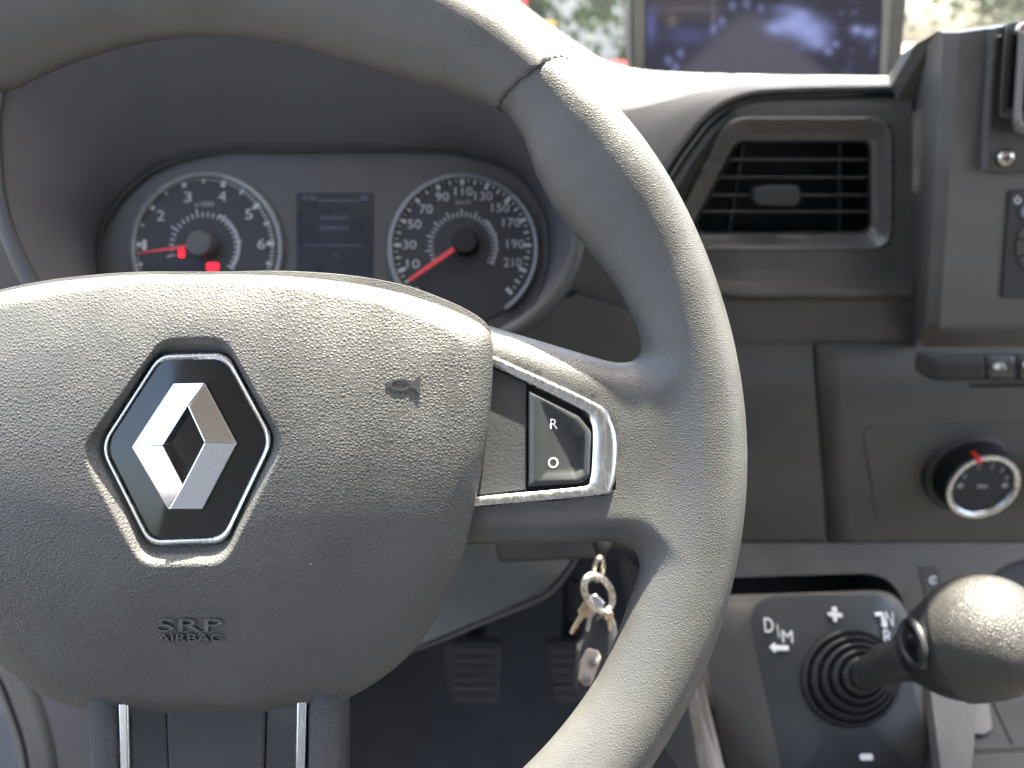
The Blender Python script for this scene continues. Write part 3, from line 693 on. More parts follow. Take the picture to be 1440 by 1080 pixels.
# ================================================================== centre stack
tower = Thing('centre_stack', 'raised grey centre stack housing right of the vent', 'console', V(1300, 480, .5))
ysT = np.array([46, 60, 120, 240, 360, 445, 458, 468, 478, 488]); ysB = np.array([92, 104, 150, 250, 365, 448, 460, 470, 480, 488])
xl = np.interp(ysT, [46, 470], [1346, 1318]); xc = np.interp(ysT, [46, 470], [1327, 1301]); xb = np.interp(ysB, [92, 488], [1284, 1277])
und = np.interp(ysT, [36, 445, 458, 468, 478, 488], [0, 0, .002, .008, .022, .035])
cols = [[V(1540, y, .474 + u) for y, u in zip(ysT - 20 * (ysT < 50), und)],
        [V(x + 60, y, .474 + u) for x, y, u in zip(xl, ysT - 8 * (ysT < 50), und)],
        [V(x + 3, y, .4742 + u) for x, y, u in zip(xl, ysT, und)],
        [V(x, y, .4755 + u) for x, y, u in zip(xl, ysT, und)],
        [V(x, y, .481 + u) for x, y, u in zip(xc, ysT, und)],
        [V(x - 3, y + 2, .484 + u) for x, y, u in zip(xc, ysT, und)],
        [V(a_ * .55 + b_ * .45 - 4 * np.exp(-i_), c_ * .55 + d_ * .45 - 5 * np.exp(-i_), .508) for i_, (a_, b_, c_, d_) in enumerate(zip(xc - 3, xb, ysT + 2, ysB))],
        [V(x, y, .545) for x, y in zip(xb, ysB)]]
part(tower, 'housing', *loft(cols, False), M_TOWER, ang=28)
part(tower, 'top_cover', *loft([[c_[0] for c_ in cols], [c_[0] + FW * .006 + UP * .001 for c_ in cols], [c_[0] + FW * .03 - UP * .006 for c_ in cols], [c_[0] + FW * .07 - UP * .05 for c_ in cols]], False), M_TOWER, ang=50)
# control pad set into the stack
fT = vat(.4728)
ctl = Thing('control_pad', 'slim black control pad with power symbol at the right edge', 'control panel', V(1450, 420, .473))
part(ctl, 'case', *prism(rpoly([(1419, 268), (1520, 266), (1520, 421), (1408, 420)], 7), vat(.4722), .004, FW), M_DARK, bevel=.0012)
part(ctl, 'power_symbol', *join(annulus(1431, 281.5, 3.8, 5.2, vat(.4716), -235, 55, 30), flat([(1430.2, 274.5), (1431.8, 274.5), (1431.8, 281), (1430.2, 281)], vat(.4716))), M_WHITE, False)
for a0, a1 in ((100, 158), (162, 198), (202, 260)):
    a = np.radians(np.linspace(a0, a1, 14)); o_ = [(1462 + 33 * math.cos(t), 348 - 40 * math.sin(t)) for t in a]; i_ = [(1462 + 10 * math.cos(t), 348 - 12 * math.sin(t)) for t in a[::-1]]
    part(ctl, 'button', *prism(o_ + i_, vat(.4712), .002, FW), M_BTN, bevel=.0005, seg=2)
part(ctl, 'dial_button', *lathe(V(1447, 296, .4722), NV, [(.0052, 0), (.005, .002), (.004, .0025), (.0005, .0026)], 30), M_GREYP)
# metal bracket and device clip
br = Thing('device_bracket', 'black steel bracket plate with crosshead screw on the centre stack', 'bracket', V(1410, 243, .472))
part(br, 'plate', *prism(rpoly([(1392, 52), (1540, 30), (1540, 243), (1381, 243)], 5), vat(.4685), .004, FW), plastic('bracket_paint', (.03, .027, .026), .4, .5, .0002, 300), bevel=.0012)
part(br, 'sealant_edge', *tube(cr([V(x, y, .4695) for x, y in ((1396, 40), (1393, 90), (1389, 150), (1385, 200), (1383, 240))], 40), .0024 , 10), grain('rough_sealant', (.08, .08, .08), .0016, .0008, .5, .5))
sw = part(br, 'screw', *lathe(V(1413, 222, .468), NV, [(.0052, 0), (.0050, .0012), (.0038, .0026), (.0022, .0031), (.0003, .0032)], 32), M_STEEL)
sx = V(1413, 222, .468) + NV * .0031
part(sw, 'cross_slot', *join(box(sx, RT * .0028, UP * .0006, NV * .0003), box(sx, RT * .0006, UP * .0028, NV * .0003)), M_BLK, False)
clip = Thing('device_clip', 'worn black plastic device clip at the top right edge', 'clip', V(1425, 190, .465))
def rframe(o_, i_, y0, y1, mat, name):
    A_, B_ = polar(o_, (1470, 95), 80), polar(i_, (1470, 95), 80)
    part(clip, name, *loft([vl(A_, y1), vl(A_ * .97 + B_ * .03, y0 + .001), vl(A_ * .8 + B_ * .2, y0), vl(B_, y0 + .001), vl(B_, y1)]), mat, ang=60)
rframe(rpoly([(1413, 30), (1540, 28), (1540, 168), (1404, 168)], 12), rpoly([(1426, 44), (1530, 40), (1530, 155), (1418, 155)], 10), .462, .468, M_FASC, 'cradle_frame')
rframe(rpoly([(1432, 36), (1540, 34), (1540, 192), (1422, 190)], 14), rpoly([(1444, 52), (1530, 50), (1530, 176), (1436, 174)], 10), .452, .463, M_TOWER, 'clip_frame')
part(clip, 'back_plate', *prism(rpoly([(1412, 34), (1535, 32), (1535, 170), (1408, 168)], 8), vat(.4655), .002, FW), M_BLK)
part(clip, 'pivot_pin', *lathe(V(1436, 42, .456), NV, [(.0035, 0), (.0035, .003), (.002, .004), (.0003, .0042)], 20), M_STEEL)

# ================================================================== switch strip under the stack
sw_ = Thing('switch_strip', 'recessed black switch strip with two symbol buttons under the centre stack', 'switch panel', V(1370, 553, .53))
part(sw_, 'tray', *prism(rpoly([(1272, 488), (1540, 484), (1540, 552), (1293, 554), (1280, 540)], [3, 1, 1, 16, 8]), lambda x, y: fz(x, y) + NV * .001, .006, FW), M_DARK, bevel=.0012)
pr = [(497, .0016), (501, .0040), (512, .0046), (524, .0052), (529, .0046), (534, .0016)]
part(sw_, 'blank_cover', *loft([[fz(x, y - 14 * max(0, (1316 - x) / 40) ** 1.3) + NV * o_ * max(.15, 1 - max(0, (1316 - x) / 44)) for x in np.linspace(1275, 1379, 24)] for y, o_ in pr], False), M_DARK, ang=50, solid=.002)
for x0, x1 in ((1381, 1424), (1426, 1469)):
    b_ = part(sw_, 'button', *loft([[fz(x, y) + NV * o_ for x in np.linspace(x0, x1, 6)] for y, o_ in pr], False), M_BTN, ang=50, solid=.002)
    g = lambda x, y: fz(x, y) + NV * .0056
    if x0 == 1381: part(b_, 'symbol', *join(flat(rpoly([(1391, 508), (1400, 506), (1402, 515), (1392, 515)], 2), g), flat([(1402, 506), (1404, 505), (1409, 514), (1407, 516)], g)), M_WHITE, False)
    else: part(b_, 'symbol', *annulus(1438, 508, 3, 5.5, g, 0, 360, 24), M_WHITE, False)
part(sw_, 'slot', *prism([(1362, 538), (1540, 536), (1540, 543), (1362, 544)], lambda x, y: fz(x, y) + NV * .0018, .002, FW), M_BLK)

# ================================================================== heater knobs
def knob(cx, cy, label):
    c = fz(cx, cy) + NV * .0036; Q = 1.13; qs = lambda l: [(r_ * Q, h_ * Q) for r_, h_ in l]
    t = Thing('heater_knob', label, 'knob', c, 'heater knobs')
    part(t, 'skirt', *lathe(c, NV, qs([(.031, -.004), (.0315, .002), (.0295, .005), (.0282, .0052)]), 56), M_DARK, ang=50)
    body = part(t, 'grip', *lathe(c, NV, qs([(.0275, .0), (.0268, .006), (.0245, .016), (.0238, .0195)]), 56), M_BLK, ang=50)
    part(t, 'silver_ring', *lathe(c, NV, qs([(.0243, .0185), (.0250, .0205), (.0246, .0218), (.0226, .0222), (.0210, .0212), (.0208, .0195)]), 64, cap0=False, cap1=False), M_SATIN, ang=60)
    fcn = lambda x, y: c + Q * (NV * .0202 + RT * x + UP * y)
    face = part(t, 'face', *lathe(c, NV, qs([(.0216, .017), (.0216, .0198), (.001, .0199)]), 56), M_DIAL)
    a = R(112)
    u = np.array((math.cos(a), math.sin(a))); n_ = np.array((-u[1], u[0]))
    pt = lambda r, s, h: c + Q * (NV * h + RT * (u[0] * r + n_[0] * s) + UP * (u[1] * r + n_[1] * s))
    part(t, 'red_pointer', *loft([[pt(.0258, -.0016, .0132), pt(.0258, .0016, .0132)], [pt(.0254, -.0016, .0205), pt(.0254, .0016, .0205)], [pt(.0246, -.0016, .0226), pt(.0246, .0016, .0226)], [pt(.0205, -.0016, .0222), pt(.0205, .0016, .0222)]], False), M_RED, solid=.0006)
    for s_, ang in zip('01234', (150, 112, 80, 52, 25)):
        v, f, sz = text2d(s_); k_ = .0040 / sz[1]
        part(face, 'numeral', [fcn(x * k_ + .0165 * math.cos(R(ang)), y * k_ + .0165 * math.sin(R(ang))) for x, y, _ in v], f, M_DPRINT, False)
    for ang in (178, 3):
        part(face, 'symbol', [fcn(.0155 * math.cos(R(ang)) + .0022 * math.cos(b), .0155 * math.sin(R(ang)) + .002 * math.sin(b)) for b in np.linspace(0, 6.28, 9)[:-1]], [tuple(range(8))], M_DPRINT, False)
    part(face, 'air_symbol', [fcn(x * .0005, y * .0005) for x, y in ((-8, 0), (-4, 4), (-4, 2), (7, 2), (7, -2), (-4, -2), (-4, -4))], [tuple(range(7))], M_DPRINT, False)
knob(1356, 660, 'black heater fan knob with silver ring and red pointer, fully in view')
knob(1505, 655, 'black heater knob cut off by the right edge of the picture')

# ================================================================== monitor on the dashboard
mon = Thing('reversing_monitor', 'black reversing camera monitor on top of the dashboard showing a street', 'monitor', P(1085, 112, .64))
mo = rpoly([(886, -150), (1290, -150), (1266, 112), (888, 112)], 6)
part(mon, 'casing', *prism(mo, at(.64), .03), M_BLK, bevel=.003)
part(mon, 'side_rib', *prism([(1246, -150), (1262, -150), (1248, 110), (1236, 110)], at(.6385), .004), M_DARK, bevel=.001)
nx, ny = 150, 70
x0, x1, y0, y1 = 908, 1238, -110, 110
gx, gy = np.meshgrid(np.linspace(0, 1, nx), np.linspace(0, 1, ny))
X = x0 + gx * (x1 - x0); Y_ = y0 + gy * (y1 - y0)
def blob(cx, cy, sx_, sy_): return np.exp(-((X - cx) / sx_) ** 2 - ((Y_ - cy) / sy_) ** 2)
rgb = np.stack([np.full(X.shape, c_) for c_ in (.018, .018, .040)], -1)
def mixin(mask, c_):
    global rgb
    m_ = np.clip(mask, 0, 1)[..., None]; rgb = rgb * (1 - m_) + np.array(c_) * m_
sg = lambda t: 1 / (1 + np.exp(-t))
mixin(sg((28 - Y_) / 3) * sg((X - 915) / 4) * sg((1015 - X) / 6) * .9, (.055, .045, .055))
mixin(blob(945, 30, 7, 8) * .7, (.16, .14, .10))
mixin(blob(1003, 20, 3, 26) * .7, (.14, .13, .17)); mixin(blob(965, 12, 45, 3) * .6, (.12, .12, .18))
mixin(blob(968, 50, 30, 12) * .8, (.06, .07, .20)); mixin(blob(915, 35, 8, 25) * .7, (.10, .12, .33))
road = sg((X - (1045 - (Y_ - 15) * 1.05)) / 6) * sg(((1060 + (Y_ - 15) * 1.15) - X) / 6) * sg((Y_ - 14) / 5)
mixin(road * .95, (.085, .08, .115))
rng = np.random.RandomState(3)
for cx_, cy_, a_, b_, s_ in ((1115, 35, 26, 14, 1), (1140, 45, 22, 16, .9), (1125, 22, 14, 9, .9), (1150, 60, 13, 9, .7), (1090, 40, 12, 7, .8), (1205, 42, 8, 6, .8), (1222, 46, 9, 7, .7), (1175, 62, 5, 4, .6), (1165, 72, 6, 5, .6), (1105, 12, 18, 6, .5)):
    mixin(blob(cx_, cy_, a_, b_) * s_, (.30, .36, .72))
for _ in range(60):
    cx_, cy_ = rng.uniform(1000, 1235), rng.uniform(-20, 105); mixin(blob(cx_, cy_, rng.uniform(2, 6), rng.uniform(2, 6)) * rng.uniform(.1, .35) * (1 - road), (.2, .24, .5))
for cx_, cy_ in ((1003, 42), (1015, 30), (957, 75), (940, 85), (950, 95), (1030, 8), (1050, 5), (1070, 12)): mixin(blob(cx_, cy_, 5, 6) * .6, (.22, .26, .55))
mixin(sg((8 - Y_) / 6) * sg((X - 1040) / 20) * .6, (.02, .02, .03))
v = np.array([P(x, y, .6392) for x, y in zip(X.ravel(), Y_.ravel())])
f = [(j * nx + i, j * nx + i + 1, (j + 1) * nx + i + 1, (j + 1) * nx + i) for j in range(ny - 1) for i in range(nx - 1)]
m, t, b = nodes('monitor_picture'); ca = N(t, 'ShaderNodeVertexColor', layer_name='picture')
b.inputs['Base Color'].default_value = (.005, .005, .006, 1); b.inputs['Roughness'].default_value = .25
lk(t, ca.outputs[0], b.inputs['Emission Color']); b.inputs['Emission Strength'].default_value = .085; b.inputs['Specular IOR Level'].default_value = .12
scr = part(mon, 'screen', v, f, m)
me = scr.data; at_ = me.color_attributes.new('picture', 'FLOAT_COLOR', 'POINT'); cols_ = np.concatenate((rgb.reshape(-1, 3), np.ones((nx * ny, 1))), 1)
at_.data.foreach_set('color', cols_.astype(np.float32).ravel())
part(mon, 'mount_foot', *prism(rpoly([(1020, 100), (1150, 100), (1160, 130), (1010, 130)], 4), at(.65), .04), M_BLK, bevel=.002)
part(mon, 'side_screw', *lathe(P(1276, 90, .65), (1, 0, 0), [(.006, -.004), (.006, .003), (.004, .005), (.0005, .0052)], 20), M_STEEL)

# ================================================================== gear console
con = Thing('gear_console', 'grey gear console with recessed gate plate below the dashboard', 'console', P(1190, 1080, .47))
dk = lambda x, y: P(x, y, .545 - .085 * (y - 765) / 315)
# deck around the tray: tray opening is cut by building the deck as a loft from the opening outwards
opn = rpoly([(955, 816), (1258, 806), (1338, 1120), (1030, 1160)], [8, 62, 10, 10], 14)
dko = rpoly([(930, 764), (1210, 764), (1540, 764), (1540, 1130), (1345, 1180), (1000, 1180)], [2, 2, 2, 2, 2, 2], 3)
oc = (1180, 960)
OP, DO = polar(opn, oc, 200), polar(dko, oc, 200)
dl = lambda l, b_=0: np.array([dk(x, y) + np.array((0, 0, -b_)) for x, y in l])
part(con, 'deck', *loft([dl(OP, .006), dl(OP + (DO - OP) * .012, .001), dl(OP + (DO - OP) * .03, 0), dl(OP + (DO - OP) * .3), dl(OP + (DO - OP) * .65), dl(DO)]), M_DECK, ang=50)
part(con, 'tray_wall', *loft([dl(OP, .0061), dl(OP + (oc - OP) * .03, .012), dl(OP + (oc - OP) * .05, .06), dl(OP + (oc - OP) * .3, .062), dl(OP + (oc - OP) * .9, .062)]), M_DARK, ang=50)
gp = rpoly([(1046, 837), (1256, 834), (1320, 1120), (1108, 1120)], [46, 48, 4, 4], 14)
gpo = rpoly([(975, 838), (1268, 829), (1342, 1140), (1034, 1140)], [50, 54, 4, 4], 14)
GP, GO = polar(gp, (1190, 980), 160), polar(gpo, (1190, 980), 160)
pd = lambda x, y: P(x, y, .474 + .003 * (y - 840) / 240)
pls = lambda l, o_: np.array([P(x, y, .474 + .003 * (y - 840) / 240 + o_) for x, y in l])
pl = lambda l, b_=0: np.array([pd(x, y) + np.array((0, 0, b_)) for x, y in l])
part(con, 'gate_surround', *loft([pls(GP, -.0002), pls(GP + (GO - GP) * .12, .001), pls(GP + (GO - GP) * .35, .004), pls(GO, .016), pls(GO, .03)]), M_FASC2, ang=60)
gate = part(con, 'gate_plate', *loft([pl(GP, .0001), pl(GP + ((1190, 980) - GP) * .02, .001), pl(GP + ((1190, 980) - GP) * .9, .001)], True, False, True), plastic('gate_plate_plastic', (.036, .039, .041), .42, .45, .00004), ang=50)
gm = lambda x, y: pd(x, y) + np.array((0, 0, .0016))
tx = lambda s_, x, y, h, wd, rot, sh=0: part(gate, 'raised_mark', *text(s_, x, y, h, gm, wd, rot, .0012, 0, sh), M_WHITE, False)
tx('D', 1080, 878, 20, 13, 4, -.15); tx('/', 1093, 886, 19, 5, -20); tx('M', 1106, 894, 17, 15, 4, -.15)
arrow = lambda pts: part(gate, 'raised_mark', *prism(pts, lambda x, y: pd(x, y) + np.array((0, 0, .0026)), .0014), M_WHITE, False)
arrow([(1081, 909), (1088, 903), (1089, 906.5), (1107, 907), (1107, 912.5), (1089, 912.5), (1088, 916.5)])
arrow([(1168.5, 853), (1174, 853), (1175, 860.5), (1182, 862), (1182, 866.5), (1175, 866), (1174.5, 873), (1170, 872), (1169, 865.5), (1163, 864.5), (1163, 860), (1168.5, 860.5)])
arrow(rpoly([(1207.5, 1059), (1225, 1059), (1225, 1066.5), (1207.5, 1066.5)], 2.5))
tx('N', 1249, 869, 19, 11, 8, -.2)
arrow([(1228, 861), (1239, 860), (1243, 875), (1246, 875), (1243, 882), (1236, 877), (1238.5, 876), (1236, 864), (1228.5, 865)])
tx('R', 1247, 894, 18, 12, 6, -.2)
# left flank of the console, seen beside the wheel rim
part(con, 'flank', *loft([[dk(960, 822) + np.array((0, 0, -.004)), dk(1000, 1000) + np.array((0, 0, -.004)), dk(1050, 1200) + np.array((0, 0, -.004))], [dk(945, 824), dk(985, 1000), dk(1036, 1200)], [dk(935, 830) + np.array((-.001, -.002, -.004)), dk(974, 1005) + np.array((-.001, -.002, -.004)), dk(1022, 1200) + np.array((-.001, 0, -.004))], [dk(925, 840) + np.array((0, -.01, -.2)), dk(960, 1010) + np.array((0, -.01, -.2)), dk(1000, 1200) + np.array((0, -.01, -.2))]], False), M_TOWER, ang=30)
# small switch, round cup recess and storage ridges on the deck
sk = part(con, 'socket_switch', *prism(rpoly([(1290, 797), (1317, 796), (1330, 838), (1301, 840)], 2), lambda x, y: dk(x, y) + np.array((0, 0, .0008)), .004), M_BLK, bevel=.0006)
part(sk, 'symbol', *annulus(1311, 815, 2.5, 6, lambda x, y: dk(x, y) + np.array((0, 0, .0014)), 30, 330, 24), M_GREYP, False)
cupc = (1450, 850)
part(con, 'cup_recess', *loft([[dk(cupc[0] + 66 * k_ * math.cos(a), cupc[1] - 62 * k_ * math.sin(a)) + np.array((0, 0, z)) for a in np.linspace(0, 2 * math.pi, 48, endpoint=False)] for k_, z in ((1.06, .0003), (1.02, .0022), (.98, .0012), (.93, .0006), (.5, .0005))], True, False, True), M_BLK, ang=60)
part(con, 'strap', *prism(rpoly([(1296, 960), (1362, 965), (1356, 1040), (1346, 1130), (1318, 1130)], 3), lambda x, y: dk(x, y) + np.array((0, 0, .010)), .010), grain('light_console_plastic', (.085, .084, .082), .0011, .00025, .6, .3), bevel=.003)
part(con, 'lid_catch', *prism(rpoly([(1362, 950), (1380, 950), (1389, 1020), (1376, 1028), (1358, 1026)], 6), lambda x, y: dk(x, y) + np.array((0, 0, .005)), .006), M_TOWER, bevel=.0015)
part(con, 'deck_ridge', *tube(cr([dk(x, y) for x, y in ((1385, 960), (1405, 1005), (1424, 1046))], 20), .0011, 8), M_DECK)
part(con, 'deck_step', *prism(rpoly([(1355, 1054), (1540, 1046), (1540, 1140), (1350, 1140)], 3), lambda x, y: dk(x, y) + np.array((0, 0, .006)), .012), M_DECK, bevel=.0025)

# gear lever
lev = Thing('gear_lever', 'black gear lever with grained knob, release ring and ribbed rubber boot', 'gear lever', pd(1195, 955))
b0_ = pd(1194, 954) + np.array((0, 0, .001)); tip = P(1262, 929, .43)
axv = (tip - b0_); ln = np.linalg.norm(axv); axv = axv / ln
loops = []
plan = np.array((0, 0.02, 1.)); plan /= np.linalg.norm(plan)
prof = []
r_ = .0305
hgt = 0
for k_ in range(5):
    prof += [(r_, hgt), (r_ + .0006, hgt + .0015), (r_ - .0006, hgt + .0034), (r_ - .0022, hgt + .0036), (r_ - .0034, hgt + .0012)]
    r_ -= .0047; hgt += .0030
prof += [(.0092, hgt + .002), (.0088, hgt + .006)]
a = np.linspace(0, 2 * math.pi, 64, endpoint=False)
for r__, h_ in prof:
    k_ = min(1, h_ / .018); sft = axv * (h_ / max(axv[2], .2)) ; c_ = b0_ + np.array((sft[0] * .85, sft[1] * .85, h_))
    loops.append(c_ + r__ * (np.cos(a)[:, None] * RT + np.sin(a)[:, None] * np.array((0, 1., .03))))
part(lev, 'rubber_boot', *loft(loops, True, False, True), M_RUB, ang=75)
part(lev, 'shaft', *tube(np.array([b0_ + axv * t for t in np.linspace(.012, ln + .012, 8)]), np.linspace(.0088, .0098, 8), 24), M_DARK)
KC = P(1374, 897, .405); KA = P(1247, 934, .442); kd = (KC - KA); kl = np.linalg.norm(kd); kd /= kl
KPR = [(-kl - .002, .0118), (-.045, .0126), (-.036, .0175), (-.027, .0236), (-.017, .0280), (-.007, .0304), (.003, .0312), (.013, .0300), (.021, .0268), (.028, .0212), (.0325, .0140), (.0345, .0065), (.035, .0008)]
KCV = cr(KPR, 90)
def knob_sdf(p):
    q = p - KC; ax_ = q @ kd; return np.linalg.norm(q - ax_[:, None] * kd, axis=1) - np.interp(ax_, KCV[:, 0], KCV[:, 1])
SPL = -.0125
def revolve(prof, tilt):
    e1 = UP - kd * (UP @ kd); e1 /= np.linalg.norm(e1); e2 = np.cross(kd, e1); a_ = np.linspace(0, 2 * math.pi, 72, endpoint=False)
    return loft([KC + r_ * (np.cos(a_)[:, None] * e1 + np.sin(a_)[:, None] * e2) + kd * (h_ + k_ * .006 * np.cos(a_))[:, None] for h_, r_, k_ in prof], True, True, True)
up_ = [(h_, r_, max(0, 1 - (h_ - SPL) / .03)) for h_, r_ in KCV if h_ > SPL]
part(lev, 'knob', *revolve([(SPL - .0015, .024, 1), (SPL - .0008, up_[0][1] - .0012, 1)] + up_, 0), M_KNOB, ang=50)
part(lev, 'collar', *revolve([(h_, r_ - .0008, max(0, 1 - (SPL - h_) / .03)) for h_, r_ in KCV if h_ <= SPL + .0005], 0), M_RUB, ang=50)
# oval release ring on the side facing the driver
side_ = np.array((-.35, .55, .8)); side_ -= kd * (side_ @ kd); side_ /= np.linalg.norm(side_)
rc_ = KC - kd * .0215; oth = np.cross(side_, kd)
def onc(a_, b_, lift):
    p = rc_ + kd * a_ + oth * b_ + side_ * .05
    for _ in range(14): p = p - side_ * (float(knob_sdf(p[None])[0]) + .0006) * .8
    return p + side_ * lift
ringp = np.array([onc(.0078 * math.cos(t), .0115 * math.sin(t), .0) for t in np.linspace(0, 2 * math.pi, 40, endpoint=False)])
part(lev, 'release_ring', *tube(ringp, .0022, 10, True), M_RUB)

part(lev, 'release_button', *loft([[onc(.0068 * k_ * math.cos(t), .010 * k_ * math.sin(t), h_) for t in np.linspace(0, 2 * math.pi, 30, endpoint=False)] for k_, h_ in ((1, .0004), (.85, .0012), (.5, .0009), (.1, .0007))], True, False, True), M_GLOSS, ang=60)

# ================================================================== keys in the ignition
keys = Thing('bunch_of_keys', 'bunch of worn keys on a steel ring hanging from the ignition', 'keys', P(842, 790, .39))
part(keys, 'ignition_key', *lathe(P(846, 778, .39), (0, -1, .2), [(.004, -.012), (.0045, -.004), (.003, 0), (.001, .001)], 16), M_BLK)
def ringpath(cx, cy, rx, ry, rot, D, dz, n=40):
    out = []
    for t_ in np.linspace(0, 2 * math.pi, n, endpoint=False):
        x, y = rx * math.cos(t_), ry * math.sin(t_); c_, s_ = math.cos(R(rot)), math.sin(R(rot))
        out.append(P(cx + x * c_ - y * s_, cy + x * s_ + y * c_, D + dz * math.sin(t_ + .7)))
    return np.array(out)
part(keys, 'chain_link', *tube(ringpath(842, 800, 6, 16, 8, .388, .003), .0013, 10, True), M_STEEL)
part(keys, 'split_ring', *tube(ringpath(841, 834, 17.5, 27, -28, .386, .006), .0019, 12, True), M_STEEL)
part(keys, 'split_ring_turn', *tube(ringpath(842, 836, 17, 26, -28, .3895, .006), .0015, 12, True), M_STEEL)
part(keys, 'clasp', *prism(rpoly([(828, 838), (838, 836), (851, 848), (848, 856), (838, 855)], 3), at(.383), .004), M_SATIN, bevel=.0012)
def key(cx, cy, ln_, wd, rot, mat, D):
    u = np.array((math.sin(R(rot)), math.cos(R(rot)))); n_ = np.array((u[1], -u[0]))
    pts = [(-.5, 0), (-.5, .35), (-.22, .42), (-.22, .95), (-.1, 1), (.08, .97), (.2, .88), (.1, .82), (.22, .74), (.12, .66), (.24, .58), (.22, .42), (.5, .35), (.5, 0), (.25, -.08), (-.25, -.08)]
    part(keys, 'key', *prism([tuple(np.array((cx, cy)) + n_ * a_ * wd + u * b_ * ln_) for a_, b_ in pts], at(D), .0022), mat, bevel=.0007)
key(829, 848, 52, 17, -30, M_BRASS, .383); key(832, 850, 40, 14, -8, M_STEEL, .386); key(856, 862, 26, 12, 5, M_BRASS, .388)
fob = Thing('key_fob', 'black remote key fob with pale worn buttons below the key ring', 'key fob', P(845, 960, .40))
fa = rpoly([(838, 866), (866, 872), (872, 900), (846, 985), (822, 992), (806, 975), (812, 915)], 14, 6)
part(fob, 'shell', *prism(fa, at(.392), .012), M_DARK, bevel=.004, seg=4)
part(fob, 'button_pad', *prism(rpoly([(826, 912), (842, 916), (846, 926), (832, 964), (822, 966), (813, 956), (816, 932)], 6, 5), at(.3905), .003), M_FOB, bevel=.001)
for x, y in ((834, 930), (825, 954)): part(fob, 'button', *lathe(P(x, y, .3905), (0, 0, 1), [(.0025, -.001), (.0024, .0006), (.0015, .001), (.0002, .001)], 16), M_RING)

# ================================================================== pedals
def pedal(cx, cy, w_, h_, D, label, group):
    t = Thing('pedal', label, 'pedal', P(cx, cy, D), group)
    pts = rpoly([(cx - w_, cy - h_), (cx + w_, cy - h_), (cx + w_ * .9, cy + h_), (cx - w_ * .75, cy + h_)], 8)
    pad_ = part(t, 'pad', *prism(pts, lambda x, y: P(x, y, D - .0002 * (y - cy)), .02), M_PEDAL, bevel=.004)
    for k_ in range(6):
        y = cy - h_ * .75 + k_ * h_ * .3
        part(pad_, 'rib', *box(P(cx, y, D - .0002 * (y - cy)), RT * (w_ * .7 / F * D), np.array((0, .0035, 0)), np.array((0, 0, .003))), M_PEDAL, bevel=.001, seg=2)
    part(t, 'arm', *tube(np.array([P(cx, cy - h_ * .6, D + .02), P(cx + 5, cy - h_ * 1.6, D + .06), P(cx + 8, cy - h_ * 3, D + .06)]), .012, 12), M_BLK)
pedal(665, 948, 41, 44, .80, 'wide ribbed brake pedal in the dark footwell', 'foot pedals')
pedal(800, 948, 32, 44, .82, 'accelerator pedal half hidden behind the wheel rim', 'foot pedals')

# ================================================================== driver's door trim at the lower left
door = Thing('door_trim', 'grey door trim with curved pull behind the lower left of the wheel', 'door trim', P(40, 1080, .5))
part(door, 'panel', *prism([(-200, 700), (20, 900), (70, 1000), (90, 1200), (-200, 1200)], at(.60), .02), plastic('door_blue_grey', (.10, .115, .14), .6, .3))
part(door, 'lower_panel', *prism([(40, 850), (150, 850), (150, 1200), (60, 1200)], at(.55), .02), plastic('door_grey', (.085, .08, .08), .6, .3))
part(door, 'pull', *tube(cr([P(x, y, .5) for x, y in ((-60, 880), (0, 925), (32, 990), (52, 1060), (62, 1140))], 40), .0105, 20), M_TOWER)
part(door, 'pull_seam', *tube(cr([P(x, y, .49) for x, y in ((-60, 905), (-8, 945), (18, 1000), (36, 1060), (46, 1140))], 40), .0016, 10), M_BLK)

# ================================================================== windscreen
m = bpy.data.materials.new('windscreen_glass'); m.use_nodes = True; t = m.node_tree
for n_ in list(t.nodes): t.nodes.remove(n_)
ou = N(t, 'ShaderNodeOutputMaterial'); tr = N(t, 'ShaderNodeBsdfTransparent'); tr.inputs[0].default_value = (.93, .96, .95, 1)
gl = N(t, 'ShaderNodeBsdfGlossy'); gl.inputs['Roughness'].default_value = .02; fr = N(t, 'ShaderNodeFresnel'); fr.inputs[0].default_value = 1.2
mx = N(t, 'ShaderNodeMixShader'); lk(t, fr.outputs[0], mx.inputs[0]); lk(t, tr.outputs[0], mx.inputs[1]); lk(t, gl.outputs[0], mx.inputs[2]); lk(t, mx.outputs[0], ou.inputs[0])
ws = Thing('windscreen', 'clear windscreen above the dashboard', 'windscreen', W(.35, 1.0, -.06))
part(ws, 'pane', *quad(W(-.62, 1.02, -.08), W(1.32, 1.02, -.08), W(1.25, .24, .60), W(-.55, .24, .60)), m, False)

